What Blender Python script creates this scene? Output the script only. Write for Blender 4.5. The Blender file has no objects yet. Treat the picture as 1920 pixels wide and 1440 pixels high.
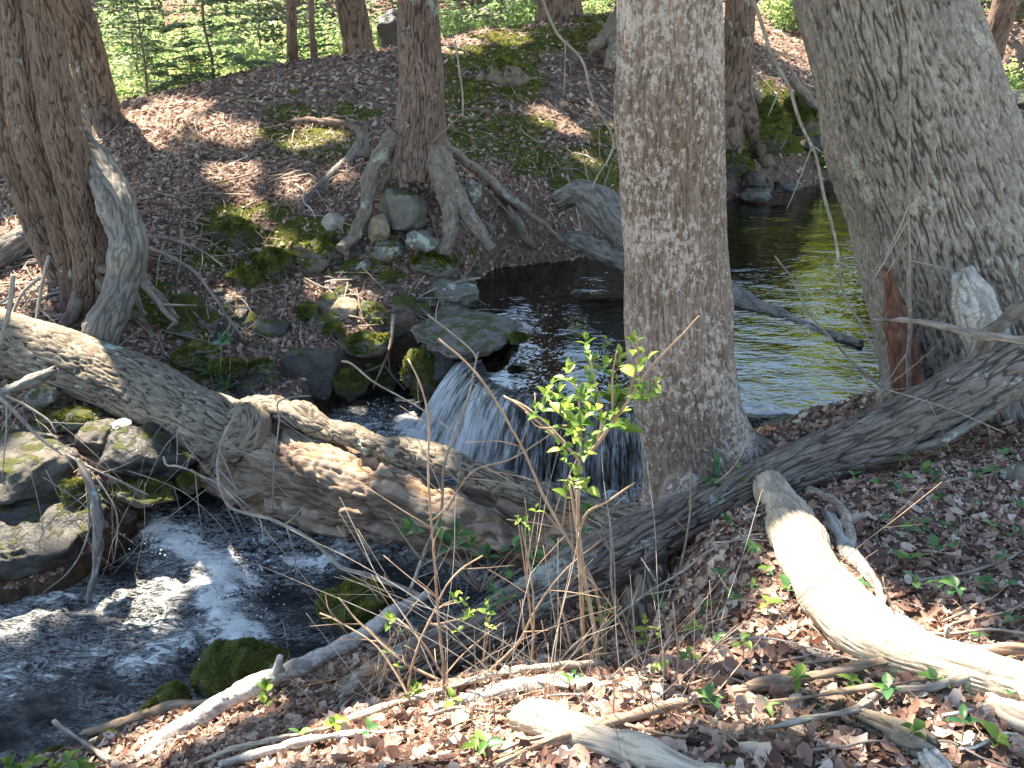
import bpy, math, random
import numpy as np
from mathutils import Vector, Matrix
R = math.radians
random.seed(7); rng = np.random.default_rng(7)
scene = bpy.context.scene
C = scene.collection

# ---------------------------------------------------------------- camera, sky, sun, exposure
CAMZ, PITCH, FPX = 1.6, R(25), 1663.0          # FPX: focal length in pixels of the 1920 px wide photograph
cd = bpy.data.cameras.new('camera'); cam = bpy.data.objects.new('camera', cd); C.objects.link(cam)
cam.location = (0, 0, CAMZ); cam.rotation_euler = (R(90) - PITCH, 0, 0)
cd.sensor_width = 36; cd.lens = 36 * FPX / 1920; cd.clip_end = 2000; cd.clip_start = 0.05
scene.camera = cam
SUN_EL, SUN_AZ = R(54), R(-41)                # azimuth from +Y towards +X
SD = np.array([math.sin(SUN_AZ) * math.cos(SUN_EL), math.cos(SUN_AZ) * math.cos(SUN_EL), math.sin(SUN_EL)])
w = bpy.data.worlds.new('World'); scene.world = w; w.use_nodes = True
wt = w.node_tree; wt.nodes.clear()
sky = wt.nodes.new('ShaderNodeTexSky'); sky.sky_type = 'NISHITA'; sky.sun_disc = False
sky.sun_elevation = SUN_EL; sky.sun_rotation = SUN_AZ; sky.air_density = 1.2; sky.dust_density = 0.2; sky.ozone_density = 2.0
bg = wt.nodes.new('ShaderNodeBackground'); bg.inputs['Strength'].default_value = 0.10
wo = wt.nodes.new('ShaderNodeOutputWorld')
wt.links.new(sky.outputs[0], bg.inputs[0]); wt.links.new(bg.outputs[0], wo.inputs[0])
sl = bpy.data.lights.new('sun', 'SUN'); sl.energy = 5.0; sl.angle = R(0.53); sl.color = (1, 0.95, 0.88)
so = bpy.data.objects.new('sun', sl); C.objects.link(so); so.location = (-5, 8, 20)
so.rotation_euler = Vector(SD).to_track_quat('Z', 'Y').to_euler()
vs = scene.view_settings; vs.view_transform = 'Standard'; vs.look = 'None'; vs.gamma = 1.0
vs.use_curve_mapping = False; vs.exposure = 2.6
vs.use_white_balance = True; vs.white_balance_temperature = 7400; vs.white_balance_tint = 9
scene.cycles.max_bounces = 6; scene.cycles.diffuse_bounces = 3; scene.cycles.glossy_bounces = 3
scene.cycles.transparent_max_bounces = 12; scene.cycles.transmission_bounces = 4
scene.cycles.caustics_reflective = False; scene.cycles.caustics_refractive = False
scene.cycles.use_denoising = True

# ---------------------------------------------------------------- helpers
CP, SP = math.cos(PITCH), math.sin(PITCH)
def W(px, py, Y):
    """point at ground distance Y in front of the tripod, seen in direction (px, py) of the photograph"""
    a = (px - 960) / FPX; b = (720 - py) / FPX
    dy, dz = CP + b * SP, -SP + b * CP
    t = Y / dy
    return np.array([a * t, Y, CAMZ + dz * t])
def WZ(px, py, z):
    a = (px - 960) / FPX; b = (720 - py) / FPX
    dy, dz = CP + b * SP, -SP + b * CP
    t = (z - CAMZ) / dz
    return np.array([a * t, dy * t, z])
def depth(p): return p[1] * CP + (CAMZ - p[2]) * SP
def rad(p, rp): return rp * depth(p) / FPX
def toP(V):
    """photograph pixel of world points (used only to look up where painted maps such as moss lie)"""
    d = np.maximum(V[:, 1] * CP + (CAMZ - V[:, 2]) * SP, 0.05)
    u = V[:, 1] * SP + (V[:, 2] - CAMZ) * CP
    return 960 + FPX * V[:, 0] / d, 720 - FPX * u / d

_perm = np.random.default_rng(3).permutation(256); _perm = np.concatenate([_perm, _perm, _perm])
_gr = np.random.default_rng(4).normal(size=(256, 3)); _gr /= np.linalg.norm(_gr, axis=1)[:, None]
def pn(X, seed=0):
    X = np.asarray(X, float) + seed * 17.31
    i = np.floor(X).astype(int); f = X - i; i &= 255
    u = f * f * f * (f * (f * 6 - 15) + 10)
    out = 0
    for a in (0, 1):
        wx = u[..., 0] if a else 1 - u[..., 0]
        A = _perm[i[..., 0] + a]
        for b in (0, 1):
            wy = u[..., 1] if b else 1 - u[..., 1]
            B = _perm[A + i[..., 1] + b]
            for c in (0, 1):
                wz = u[..., 2] if c else 1 - u[..., 2]
                g = _gr[_perm[B + i[..., 2] + c]]
                d = g[..., 0] * (f[..., 0] - a) + g[..., 1] * (f[..., 1] - b) + g[..., 2] * (f[..., 2] - c)
                out = out + wx * wy * wz * d
    return out * 1.6
def fbm(X, o=3, seed=0):
    s = 0; a = 1; X = np.asarray(X, float)
    for k in range(o):
        s = s + a * pn(X * 2 ** k, seed + k); a *= .5
    return s
def sst(a, b, x):
    t = np.clip((x - a) / (b - a), 0, 1); return t * t * (3 - 2 * t)

def mk(name, V, F, mat=None, parent=None, smooth=True, attrs=None, origin=None):
    V = np.asarray(V, np.float32)
    if origin is not None: V = V - np.asarray(origin, np.float32)
    me = bpy.data.meshes.new(name)
    Fs = F if isinstance(F, list) and isinstance(F[0], np.ndarray) else [F]
    Fs = [np.asarray(f, np.int32) for f in Fs if len(f)]
    me.vertices.add(len(V)); me.vertices.foreach_set('co', V.ravel())
    nl = sum(f.size for f in Fs); npoly = sum(len(f) for f in Fs)
    me.loops.add(nl); me.loops.foreach_set('vertex_index', np.concatenate([f.ravel() for f in Fs]))
    me.polygons.add(npoly)
    tot = np.concatenate([np.full(len(f), f.shape[1], np.int32) for f in Fs])
    st = np.concatenate([[0], np.cumsum(tot)[:-1]]).astype(np.int32)
    me.polygons.foreach_set('loop_start', st)
    me.update(calc_edges=True)
    if smooth: me.polygons.foreach_set('use_smooth', np.ones(npoly, bool))
    for k, v in (attrs or {}).items():
        v = np.asarray(v, np.float32)
        if v.ndim == 2:
            at = me.attributes.new(k, 'FLOAT_VECTOR', 'POINT'); at.data.foreach_set('vector', v.ravel())
        else:
            at = me.attributes.new(k, 'FLOAT', 'POINT'); at.data.foreach_set('value', v)
    if mat: me.materials.append(mat)
    o = bpy.data.objects.new(name, me); C.objects.link(o)
    if origin is not None and parent is None: o.location = [float(x) for x in origin]
    if parent is not None:
        o.parent = parent
        if origin is not None: o.location = [float(a - b) for a, b in zip(origin, parent.location)]
        else: o.location = [-x for x in parent.location]
    return o
def thing(name, label, cat, loc, group=None):
    o = bpy.data.objects.new(name, None); C.objects.link(o); o.location = [float(x) for x in loc]
    o.empty_display_size = .1
    return tag(o, label, cat, group)
def tag(o, label=None, cat=None, group=None, kind=None):
    if label: o['label'] = label
    if cat: o['category'] = cat
    if group: o['group'] = group
    if kind: o['kind'] = kind
    return o

# ---------------------------------------------------------------- materials
class NT:
    def __init__(s, name, disp=False):
        s.m = bpy.data.materials.new(name); s.m.use_nodes = True; s.t = s.m.node_tree; s.t.nodes.clear()
        s.out = s.t.nodes.new('ShaderNodeOutputMaterial')
    def n(s, typ, inp=None, **kw):
        nd = s.t.nodes.new('ShaderNode' + typ)
        for k, v in kw.items(): setattr(nd, k, v)
        for k, v in (inp or {}).items():
            if isinstance(v, bpy.types.NodeSocket): s.t.links.new(v, nd.inputs[k])
            elif v is not None: nd.inputs[k].default_value = v
        return nd
    def attr(s, name, out='Fac'): return s.n('Attribute', attribute_name=name).outputs[out]
    def noise(s, vec, scale, detail=4, rough=.6, dist=0, sc=None):
        if sc is not None:
            vec = s.n('Mapping', {'Vector': vec, 'Scale': sc}).outputs[0]
        return s.n('TexNoise', {'Vector': vec, 'Scale': scale, 'Detail': detail, 'Roughness': rough, 'Distortion': dist}).outputs['Fac']
    def ramp(s, fac, stops):
        r = s.n('ValToRGB', {'Fac': fac}); e = r.color_ramp.elements
        while len(e) < len(stops): e.new(0.5)
        for q, (p, c) in zip(e, stops):
            q.position = p; q.color = (*c, 1) if len(c) == 3 else c
        return r.outputs[0]
    def step(s, fac, a, b):
        return s.n('MapRange', {'Value': fac, 'From Min': a, 'From Max': b}, interpolation_type='SMOOTHSTEP').outputs[0]
    def mix(s, f, a, b):
        nd = s.n('Mix', data_type='RGBA')
        for i, v in ((0, f), (6, a), (7, b)):
            if isinstance(v, bpy.types.NodeSocket): s.t.links.new(v, nd.inputs[i])
            else: nd.inputs[i].default_value = ((*v, 1) if i else v)
        return nd.outputs[2]
    def math(s, op, a, b=0.0):
        nd = s.n('Math', operation=op)
        for i, v in ((0, a), (1, b)):
            if isinstance(v, bpy.types.NodeSocket): s.t.links.new(v, nd.inputs[i])
            else: nd.inputs[i].default_value = v
        return nd.outputs[0]
    def bump(s, h, strength=.5, dist=.01):
        return s.n('Bump', {'Height': h, 'Strength': strength, 'Distance': dist}).outputs[0]
    def pbsdf(s, col, rough=.9, normal=None, spec=.3):
        return s.n('BsdfPrincipled', {'Base Color': col if isinstance(col, bpy.types.NodeSocket) else (*col, 1), 'Roughness': rough,
                                     'Specular IOR Level': spec, 'Normal': normal}).outputs[0]
    def done(s, sh): s.t.links.new(sh, s.out.inputs['Surface']); return s.m

MOSS = ((.2, (.020, .030, .006)), (.5, (.075, .085, .012)), (.8, (.19, .19, .03)))
def bark_mat(name, furrow, c1, c2, lichen=(.45, .5, .45), lam=.0, moss=.0, sc=1.0, stretch=.25, bump=.5, patch=None, hmix=.55, lsc=9):
    t = NT(name); bk = t.attr('bk', 'Vector')
    n1 = t.noise(bk, 45 * sc, 6, .65, .3, (1, 1, stretch))
    col = t.ramp(n1, ((.38, c1), (.62, c2))); fn = t.noise(bk, 150 * sc, 4, .7, 0, (1, 1, stretch * 1.5)); col = t.mix(t.math('MULTIPLY', t.step(fn, .5, .72), .5), col, furrow)
    if patch:
        n3 = t.noise(bk, 7, 6, .75, 0, (1, 1, .6)); col = t.mix(t.step(n3, .5, .58), col, patch)
    big = t.noise(bk, 2.2, 3)
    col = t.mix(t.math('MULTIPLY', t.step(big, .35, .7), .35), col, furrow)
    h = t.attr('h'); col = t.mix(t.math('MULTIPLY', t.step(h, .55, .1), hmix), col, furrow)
    if lam > 0:
        ln = t.noise(bk, lsc, 7, .8, 0, (1, 1, .7)); ln = t.math('ADD', ln, t.math('MULTIPLY', t.math('SUBTRACT', t.noise(bk, 1.8, 4, .6), .5), .55)); col = t.mix(t.step(ln, .66 - lam * .3, .71 - lam * .3), col, lichen)
    if moss > 0:
        mn = t.noise(bk, 4.5, 7, .75); nz = t.n('SeparateXYZ', {0: t.n('NewGeometry').outputs['Normal']}).outputs[2]
        mb = t.attr('mo')
        f = t.math('ADD', t.math('ADD', mn, t.math('MULTIPLY', nz, .13)), mb)
        f = t.step(f, .80 - moss * .35, .88 - moss * .35)
        col = t.mix(f, col, t.ramp(t.noise(bk, 90, 3), MOSS))
    b = t.noise(bk, 60 * sc, 8, .7, .5, (1, 1, stretch))
    return t.done(t.pbsdf(col, .88, t.bump(b, bump, .02)))
M = {}
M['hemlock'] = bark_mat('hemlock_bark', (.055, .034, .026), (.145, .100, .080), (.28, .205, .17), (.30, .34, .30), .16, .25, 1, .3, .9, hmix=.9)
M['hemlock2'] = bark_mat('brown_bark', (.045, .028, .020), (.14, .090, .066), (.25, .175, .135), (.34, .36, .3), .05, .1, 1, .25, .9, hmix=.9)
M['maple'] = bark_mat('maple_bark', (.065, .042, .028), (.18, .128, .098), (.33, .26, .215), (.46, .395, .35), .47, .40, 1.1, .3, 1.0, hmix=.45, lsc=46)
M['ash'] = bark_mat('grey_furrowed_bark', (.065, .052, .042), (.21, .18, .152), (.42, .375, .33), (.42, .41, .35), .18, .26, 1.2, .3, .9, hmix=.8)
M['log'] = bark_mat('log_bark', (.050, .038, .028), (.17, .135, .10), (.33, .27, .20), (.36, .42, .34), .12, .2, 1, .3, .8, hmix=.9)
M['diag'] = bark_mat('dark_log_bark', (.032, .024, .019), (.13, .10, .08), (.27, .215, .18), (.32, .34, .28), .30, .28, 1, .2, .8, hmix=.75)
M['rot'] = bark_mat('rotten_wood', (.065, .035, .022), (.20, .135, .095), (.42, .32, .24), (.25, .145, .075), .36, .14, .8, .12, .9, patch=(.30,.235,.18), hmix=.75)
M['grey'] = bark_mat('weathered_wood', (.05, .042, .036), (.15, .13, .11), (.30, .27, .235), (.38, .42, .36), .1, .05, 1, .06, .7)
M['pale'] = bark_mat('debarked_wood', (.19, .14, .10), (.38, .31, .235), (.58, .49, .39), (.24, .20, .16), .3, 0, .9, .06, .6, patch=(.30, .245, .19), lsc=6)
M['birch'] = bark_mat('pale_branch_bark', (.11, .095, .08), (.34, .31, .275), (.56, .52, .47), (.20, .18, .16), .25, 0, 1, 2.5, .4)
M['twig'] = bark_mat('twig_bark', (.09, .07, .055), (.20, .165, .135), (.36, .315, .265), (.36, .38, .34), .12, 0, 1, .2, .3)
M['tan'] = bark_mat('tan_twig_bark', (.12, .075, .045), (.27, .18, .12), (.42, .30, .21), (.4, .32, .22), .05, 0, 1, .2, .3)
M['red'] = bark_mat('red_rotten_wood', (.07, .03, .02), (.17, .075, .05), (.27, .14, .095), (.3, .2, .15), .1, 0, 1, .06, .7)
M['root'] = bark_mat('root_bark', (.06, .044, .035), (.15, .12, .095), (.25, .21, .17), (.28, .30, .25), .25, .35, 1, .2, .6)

def rock_mat(name, c1, c2, moss=.0, lichen=.2, lc=(.30, .32, .27), wet=.85):
    t = NT(name); co = t.n('TexCoord').outputs['Object']; rr = t.n('ObjectInfo').outputs['Random']
    v = t.n('VectorMath', {0: co, 1: t.n('CombineXYZ', {0: t.math('MULTIPLY', rr, 40), 1: t.math('MULTIPLY', rr, 23)}).outputs[0]}, operation='ADD').outputs[0]
    n = t.noise(v, 14, 8, .7); col = t.ramp(n, ((.3, c1), (.7, c2)))
    col = t.mix(t.math('MULTIPLY', t.step(t.noise(v, 60, 5, .7), .5, .7), .4), col, (c1[0] * .5, c1[1] * .5, c1[2] * .45))
    if lichen > 0:
        col = t.mix(t.step(t.noise(v, 11, 8, .75), .68 - lichen * .25, .71 - lichen * .25), col, lc)
    bh = t.noise(v, 30, 8, .7)
    if moss > 0:
        nz = t.n('SeparateXYZ', {0: t.n('NewGeometry').outputs['Normal']}).outputs[2]
        f = t.math('ADD', t.noise(v, 9, 6, .7), t.math('MULTIPLY', nz, .30))
        f = t.step(f, .95 - moss * .62, 1.03 - moss * .62)
        mc = t.ramp(t.noise(v, 70, 5, .8), MOSS)
        col = t.mix(f, col, mc)
        bh = t.math('ADD', bh, t.math('MULTIPLY', t.math('MULTIPLY', f, t.noise(v, 120, 4, .8)), 1.6))
    return t.done(t.pbsdf(col, wet, t.bump(bh, .8, .02), .4))
M['rock'] = rock_mat('grey_rock', (.06, .05, .04), (.16, .14, .115), .28, .25)
M['rock_moss'] = rock_mat('mossy_rock', (.07, .062, .05), (.17, .15, .12), .85, .1)
M['rock_half'] = rock_mat('half_mossy_rock', (.085, .075, .06), (.21, .185, .15), .52, .15)
M['rock_tan'] = rock_mat('tan_rock', (.19, .135, .08), (.34, .27, .18), .12, .35)
M['rock_pale'] = rock_mat('pale_rock', (.28, .25, .2), (.48, .44, .38), .1, .2)
M['rock_dark'] = rock_mat('wet_dark_rock', (.022, .020, .018), (.075, .066, .055), .30, .05, (.12, .13, .12), .35)
M['rock_slab'] = rock_mat('grey_slab_rock', (.085, .075, .062), (.20, .18, .15), .28, .15, (.27, .26, .22), .7)
M['rock_lich'] = rock_mat('lichened_rock', (.10, .095, .08), (.20, .19, .16), .3, .6, (.36, .38, .33))

def leaf_mat(name, stops, attr=True, trans=.25, rough=.75, fine=True):
    t = NT(name)
    r = t.attr('rnd') if attr else t.n('ObjectInfo').outputs['Random']
    col = t.ramp(r, stops)
    if fine:
        co = t.n('TexCoord').outputs['Object']
        nn = t.noise(co, 60, 3, .7); col = t.mix(t.math('MULTIPLY', t.step(nn, .45, .75), .35), col, tuple(x * .45 for x in stops[0][1]))
    a = t.pbsdf(col, rough, None, .35); b = t.n('BsdfTranslucent', {'Color': col}).outputs[0]
    mx = t.n('MixShader', {0: trans, 1: a, 2: b}); return t.done(mx.outputs[0])
LIT = ((0, (.08, .04, .03)), (.25, (.205, .108, .078)), (.5, (.335, .205, .153)), (.78, (.45, .32, .25)), (.97, (.60, .49, .40)))
M['litter'] = leaf_mat('leaf_litter', LIT)
M['dleaf'] = leaf_mat('dead_leaf', LIT, attr=False)
GRN = ((0, (.065, .14, .025)), (.5, (.16, .26, .045)), (1, (.32, .40, .08)))
M['green'] = leaf_mat('fresh_green_leaf', GRN, attr=False, trans=.45, rough=.45, fine=False)
M['greenD'] = leaf_mat('ground_green_leaf', ((0, (.028, .095, .035)), (.5, (.06, .15, .045)), (1, (.13, .24, .05))), attr=False, trans=.3, rough=.4, fine=False)
M['greenA'] = leaf_mat('fresh_green_foliage', ((0, (.08, .15, .06)), (.5, (.24, .34, .13)), (1, (.48, .53, .22))), trans=.55, fine=False)
M['needle'] = leaf_mat('hemlock_needles', ((0, (.09, .14, .08)), (.5, (.24, .32, .17)), (1, (.44, .50, .30))), trans=.55, fine=False)
M['spring'] = leaf_mat('spring_crown_leaves', ((0, (.12, .18, .02)), (.5, (.28, .36, .05)), (1, (.46, .50, .08))), trans=.5, fine=False)
M['canopy'] = leaf_mat('hemlock_crown_needles', ((0, (.02, .045, .018)), (1, (.06, .10, .03))), trans=.2, fine=False)
M['mossblade'] = leaf_mat('moss_tufts', ((0, (.04, .055, .010)), (.5, (.12, .13, .018)), (1, (.25, .25, .04))), trans=.35, fine=False)
M['straw'] = leaf_mat('dead_twiglets', ((0, (.09, .055, .04)), (.5, (.24, .17, .125)), (1, (.45, .36, .28))), trans=.1, fine=False)

# ---------------------------------------------------------------- terrain heights
CTRL = [(1000,1440,1.42),(1900,1440,1.40),(700,1440,1.48),(600,1440,1.60),(1450,1440,1.40),(1700,1100,2.25),(1900,1100,2.2),(1700,900,2.95),(1900,880,3.0),
 (1900,980,2.6),(1500,1250,1.9),(1700,1250,1.85),(1800,740,4.05),(1950,740,4.0),(1640,775,4.1),(1250,945,3.35),(1400,925,3.3),(1500,905,3.45),(1580,865,3.9),
 (900,1300,1.98),(800,1400,1.70),(700,1350,1.98),(1300,1200,2.15),(1300,1050,2.7),(1100,1262,2.12),(1250,1215,2.2),(1100,1200,2.76),(1400,960,2.85),(1500,1000,2.6),(1000,1190,2.9),(900,1240,2.72),
 (830,1300,2.05),(960,1275,2.08),(640,1390,1.85),(480,1435,1.95),(1160,1100,2.98),(1230,1150,2.75),
 (100,1450,2.3),(-300,1500,2.2),(-700,1600,1.9),
 (100,565,6.0),(50,760,4.9),(200,800,4.75),(320,860,4.5),(60,900,4.35),(180,980,4.1),(-300,800,4.9),(-300,1000,4.2),(0,650,5.6),(-500,500,6.8),
 (300,640,5.8),(500,620,6.0),(400,560,6.15),(500,700,5.6),(620,640,5.95),(700,600,6.15),(430,740,5.3),(250,600,5.9),
 (300,400,7.2),(300,250,9.0),(300,205,9.8),(500,130,11.0),(700,95,12.0),(900,60,12.5),(1100,30,13.0),(400,165,10.5),
 (1100,300,8.6),(1100,360,8.0),(1060,440,7.6),(600,500,6.75),(600,440,7.0),(450,470,6.9),(600,300,8.2),(650,560,6.35),(750,560,6.4),(880,480,7.1),(760,440,6.9),
 (760,330,7.5),(900,400,7.4),(900,300,8.3),(900,200,9.6),(1100,150,10.8),(1000,100,11.6),(500,350,7.7),(700,200,9.6),(200,330,8.2),(150,450,6.8),
 (40,400,7.5),(20,310,9.0),(170,238,9.5),(-200,330,8.8),(-100,450,7.2),
 (1370,330,10.1),(1450,300,10.5),(1540,280,10.8),(1380,250,10.5),(1400,180,10.9),(1500,160,12.0),(1450,90,14.0),(1450,0,18.0),(1300,30,14.5),(1250,20,14.0),
 (1850,150,17.0),(1900,60,18.5),(1700,40,17),(1760,180,15.5)]
K = [W(*c) for c in CTRL]
# ground known in metres: behind the knoll, far slopes, behind the tripod
K += [np.array(p) for p in [(-9,13,-.3),(-6,14,-.45),(-3,15.5,-.4),(0,17,-.2),(-9,20,-.9),(-3,22,-.9),(4,22,.6),(-12,26,-.8),(-4,28,-.5),(3,28,1.2),(10,28,2.0),(18,28,2.4),
  (-16,36,1.6),(-4,38,2.2),(8,38,3.2),(20,38,3.6),(-30,50,4),(0,52,5),(30,50,5.5),(-12,10,-.2),(-14,6,-.4),(-10,3.5,-.9),(14,10,0),(12,6,0.1),(9,3,.15),(6,1,.15),(4,0,.05),(0,0,0),(-2,0,-.1),(-5,0,-.4),(0,-4,.3),(-8,-4,.2),(8,-4,.4),(-9,0,-.5),(16,16,.3),(24,24,1.5),(-24,20,.2),(-20,10,0)]]
K = np.array(K)
def tps_fit(P, z, lam=.002):
    d = np.sqrt(((P[:, None] - P[None]) ** 2).sum(2) + .02); Kk = -d      # softened linear kernel: no overshoot between far points
    n = len(P); T = np.c_[np.ones(n), P]
    Mx = np.zeros((n + 3, n + 3)); Mx[:n, :n] = Kk + lam * np.eye(n); Mx[:n, n:] = T; Mx[n:, :n] = T.T
    return np.linalg.solve(Mx, np.r_[z, 0, 0, 0])
KS = np.c_[K[:, 0], K[:, 1]]
wgt = tps_fit(KS, K[:, 2])
def tps(x, y):
    sh = x.shape; P = np.c_[x.ravel(), y.ravel()]; out = np.empty(len(P))
    for i in range(0, len(P), 20000):
        q = P[i:i + 20000]; d = np.sqrt(((q[:, None] - KS[None]) ** 2).sum(2) + .02)
        out[i:i + 20000] = -d @ wgt[:-3] + wgt[-3] + q @ wgt[-2:]
    return out.reshape(sh)
ZU, ZL1, ZL2 = -.78, -1.22, -1.42
def poly_sd(x, y, poly):
    """signed distance to a polygon, negative inside"""
    P = np.asarray(poly)[:, :2]; Q = np.roll(P, -1, 0); d = np.full(x.shape, 1e9); ins = np.zeros(x.shape, bool)
    for a, b in zip(P, Q):
        e = b - a; wx, wy = x - a[0], y - a[1]
        t = np.clip((wx * e[0] + wy * e[1]) / (e @ e + 1e-12), 0, 1)
        d = np.minimum(d, np.hypot(wx - e[0] * t, wy - e[1] * t))
        c = (a[1] > y) != (b[1] > y)
        ins ^= c & (x < (b[0] - a[0]) * (y - a[1]) / (b[1] - a[1] + 1e-12) + a[0])
    return np.where(ins, -d, d)
LIP = [(868,672),(885,700),(905,728),(960,748),(1040,762),(1120,770),(1200,780),(1300,788),(1420,784),(1500,780),(1560,788)]
UP = [WZ(px, py, ZU) for px, py in LIP + [(1650,765),(1720,640),(1780,520),(1920,370),(2080,310),(2300,262),(2600,225),(2600,150),(2100,165),(1900,205),(1800,240),(1700,290),(1560,338),(1500,358),(1370,378),
      (1250,405),(1170,455),(1080,492),(1000,500),(940,505),(900,540),(880,600),(860,640)]]
def zlow(x, y): return ZL1 + (ZL2 - ZL1) * sst(4.35, 3.75, y + .12 * x)
LOWP = [(800,720),(700,745),(640,765),(560,840),(430,890),(300,950),(200,1015),(100,1078),(0,1095),(-300,1130),(-900,1200),(-1500,1500),(-1200,2100),(-200,1720),(60,1500),(200,1445),(330,1420),
        (500,1380),(620,1325),(740,1290),(820,1265),(900,1240),(1010,1195),(1150,1130),(1250,1060),(1330,975),(1440,955),(1560,925),(1610,880)]
LO = [WZ(px, py, -1.3) for px, py in LOWP] + [WZ(px, py, ZU) - np.array([0, .04, 0]) for px, py in LIP[::-1]]
BS = [(-30,19),(-14,20),(-6,20.5),(-1,22),(2,24),(0,26),(-8,25.5),(-16,24),(-30,23)]
def terrain(x, y, detail=True):
    z = tps(x, y)
    X = np.stack([x, y, 0 * x], -1)
    z = z + .035 * fbm(X * 1.7, 3, 1) + .018 * pn(X * 7, 5) * (y < 14)
    z = z + np.where(y > 18, .25 * fbm(X * .35, 3, 9), 0)
    sl = poly_sd(x, y, LO); zl = zlow(x, y)
    z = np.where((sl > 0) & (sl < .8), np.maximum(z, zl + .02 + sl * .12), z)
    su = poly_sd(x, y, UP)
    z = np.where((su > 0) & (su < .35) & (sl > .35), np.maximum(z, ZU + .01 + su * .25), z)
    z = z + (np.minimum(z, ZU - .22 - .10 * pn(X * 2, 11)) - z) * sst(.34, -.10, su)
    z = z + (np.minimum(z, zl - .28 - .12 * pn(X * 3, 12)) - z) * sst(.08, -.15, sl)
    sb = poly_sd(x, y, BS); z = z + (np.minimum(z, -1.15) - z) * sst(1.0, -.4, sb)
    return z
ys = [-6.0]
while ys[-1] < 300:
    y = ys[-1]
    st = .25 if y < .6 else (.024 if y < 3.4 else .036 if y < 8 else .06 if y < 14 else .03 * y * .2 if y < 40 else .08 * y)
    ys.append(y + st)
ys = np.array(ys); NC = 460
uu = np.linspace(-1, 1, NC); us = .45 * uu + .55 * uu ** 3
hw = 5.5 + .8 * np.maximum(ys, 0)
GX = us[None] * hw[:, None]; GY = np.repeat(ys[:, None], NC, 1); GZ = terrain(GX, GY)
def gz(x, y):
    x = np.atleast_1d(np.asarray(x, float)); y = np.atleast_1d(np.asarray(y, float))
    r = np.clip(np.interp(y, ys, np.arange(len(ys))), 0, len(ys) - 1.001); i = r.astype(int); f = r - i
    c = np.clip(np.interp(x / (5.5 + .8 * np.maximum(y, 0)), us, np.arange(NC)), 0, NC - 1.001); j = c.astype(int); g = c - j
    return (GZ[i, j] * (1 - g) + GZ[i, j + 1] * g) * (1 - f) + (GZ[i + 1, j] * (1 - g) + GZ[i + 1, j + 1] * g) * f
_t = np.concatenate([np.arange(.9, 16, .02), np.arange(16, 80, .1)])
def G(px, py, lift=0.0):
    """where the line of sight of photograph pixel (px, py) meets the ground"""
    a = W(px, py, 1.0) - np.array([0, 0, CAMZ])
    P = np.array([0, 0, CAMZ]) + a[None] * _t[:, None]
    z = gz(P[:, 0], P[:, 1]); hit = np.nonzero(P[:, 2] < z)[0]
    k = hit[0] if len(hit) else len(_t) - 1
    p = P[k].copy(); p[2] = float(gz(p[0], p[1])[0]) + lift
    return p
# moss on the ground: (px, py, rx, ry, strength) looked up on the knoll and the banks
MOSSB = [(920,110,90,28,1),(1010,75,120,30,.9),(1120,60,60,40,.9),(960,150,60,35,.9),(870,200,60,70,.9),(920,250,110,45,1),(1020,300,90,40,1),(1090,330,70,30,1),(1130,290,40,60,.8),
 (570,250,90,45,1),(620,285,70,25,.8),(660,215,60,18,.7),(430,430,65,50,1),(520,480,70,45,1),(600,430,90,30,.8),(480,395,90,20,.8),(340,610,60,40,.9),(280,570,60,60,.8),(380,500,60,40,.6),
 (1450,220,90,60,1),(1500,260,60,35,1),(1400,270,50,50,1),(640,500,50,25,.6),(830,485,70,20,.6),(900,470,25,14,1),(30,300,60,14,.9),(1500,20,70,20,.8),(250,830,70,40,.4),
 (1850,500,80,50,.4),(350,690,50,30,.5)]
def mossmap(V):
    px, py = toP(V); m = np.zeros(len(V))
    for a, b, rx, ry, s in MOSSB:
        m = np.maximum(m, s * np.exp(-((px - a) / rx) ** 2 - ((py - b) / ry) ** 2))
    m *= (V[:, 1] > 4.2)
    nn = fbm(V * 3.1, 4, 21)
    return np.clip(sst(.22, .52, m + .36 * nn), 0, 1)
TV = np.stack([GX, GY, GZ], -1).reshape(-1, 3)
nr = len(ys); idx = np.arange(nr * NC).reshape(nr, NC)
TF = np.stack([idx[:-1, :-1], idx[:-1, 1:], idx[1:, 1:], idx[1:, :-1]], -1).reshape(-1, 4)
tm = mossmap(TV)
t = NT('forest_soil'); co = t.n('TexCoord').outputs['Object']
n1 = t.noise(co, 30, 8, .75); col = t.ramp(n1, ((.3, (.045, .029, .021)), (.48, (.17, .112, .085)), (.7, (.33, .24, .195))))
far = t.noise(co, 3, 5, .7); col = t.mix(t.math('MULTIPLY', t.step(far, .45, .65), .4), col, (.11, .085, .06))
mo = t.attr('moss'); mcol = t.ramp(t.noise(co, 45, 6, .8), MOSS)
mf = t.step(t.math('ADD', mo, t.math('MULTIPLY', t.math('SUBTRACT', t.noise(co, 16, 6, .7), .5), .9)), .42, .6)
col = t.mix(mf, col, mcol)
wetn = t.attr('bed'); col = t.mix(wetn, col, t.ramp(t.noise(co, 12, 6, .7), ((.35, (.020, .014, .009)), (.65, (.11, .065, .032)))))
gs = t.pbsdf(col, .92, t.bump(t.noise(co, 40, 8, .75), .9, .03), .2)
M['soil'] = t.done(gs)
sdu = poly_sd(GX, GY, UP).ravel(); sdl = poly_sd(GX, GY, LO).ravel()
bed = np.clip(np.maximum(sst(.02, -.06, sdu), sst(.05, -.02, sdl)), 0, 1)
ground = mk('ground', TV, TF, M['soil'], attrs={'moss': tm, 'bed': bed}); tag(ground, kind='structure')

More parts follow.
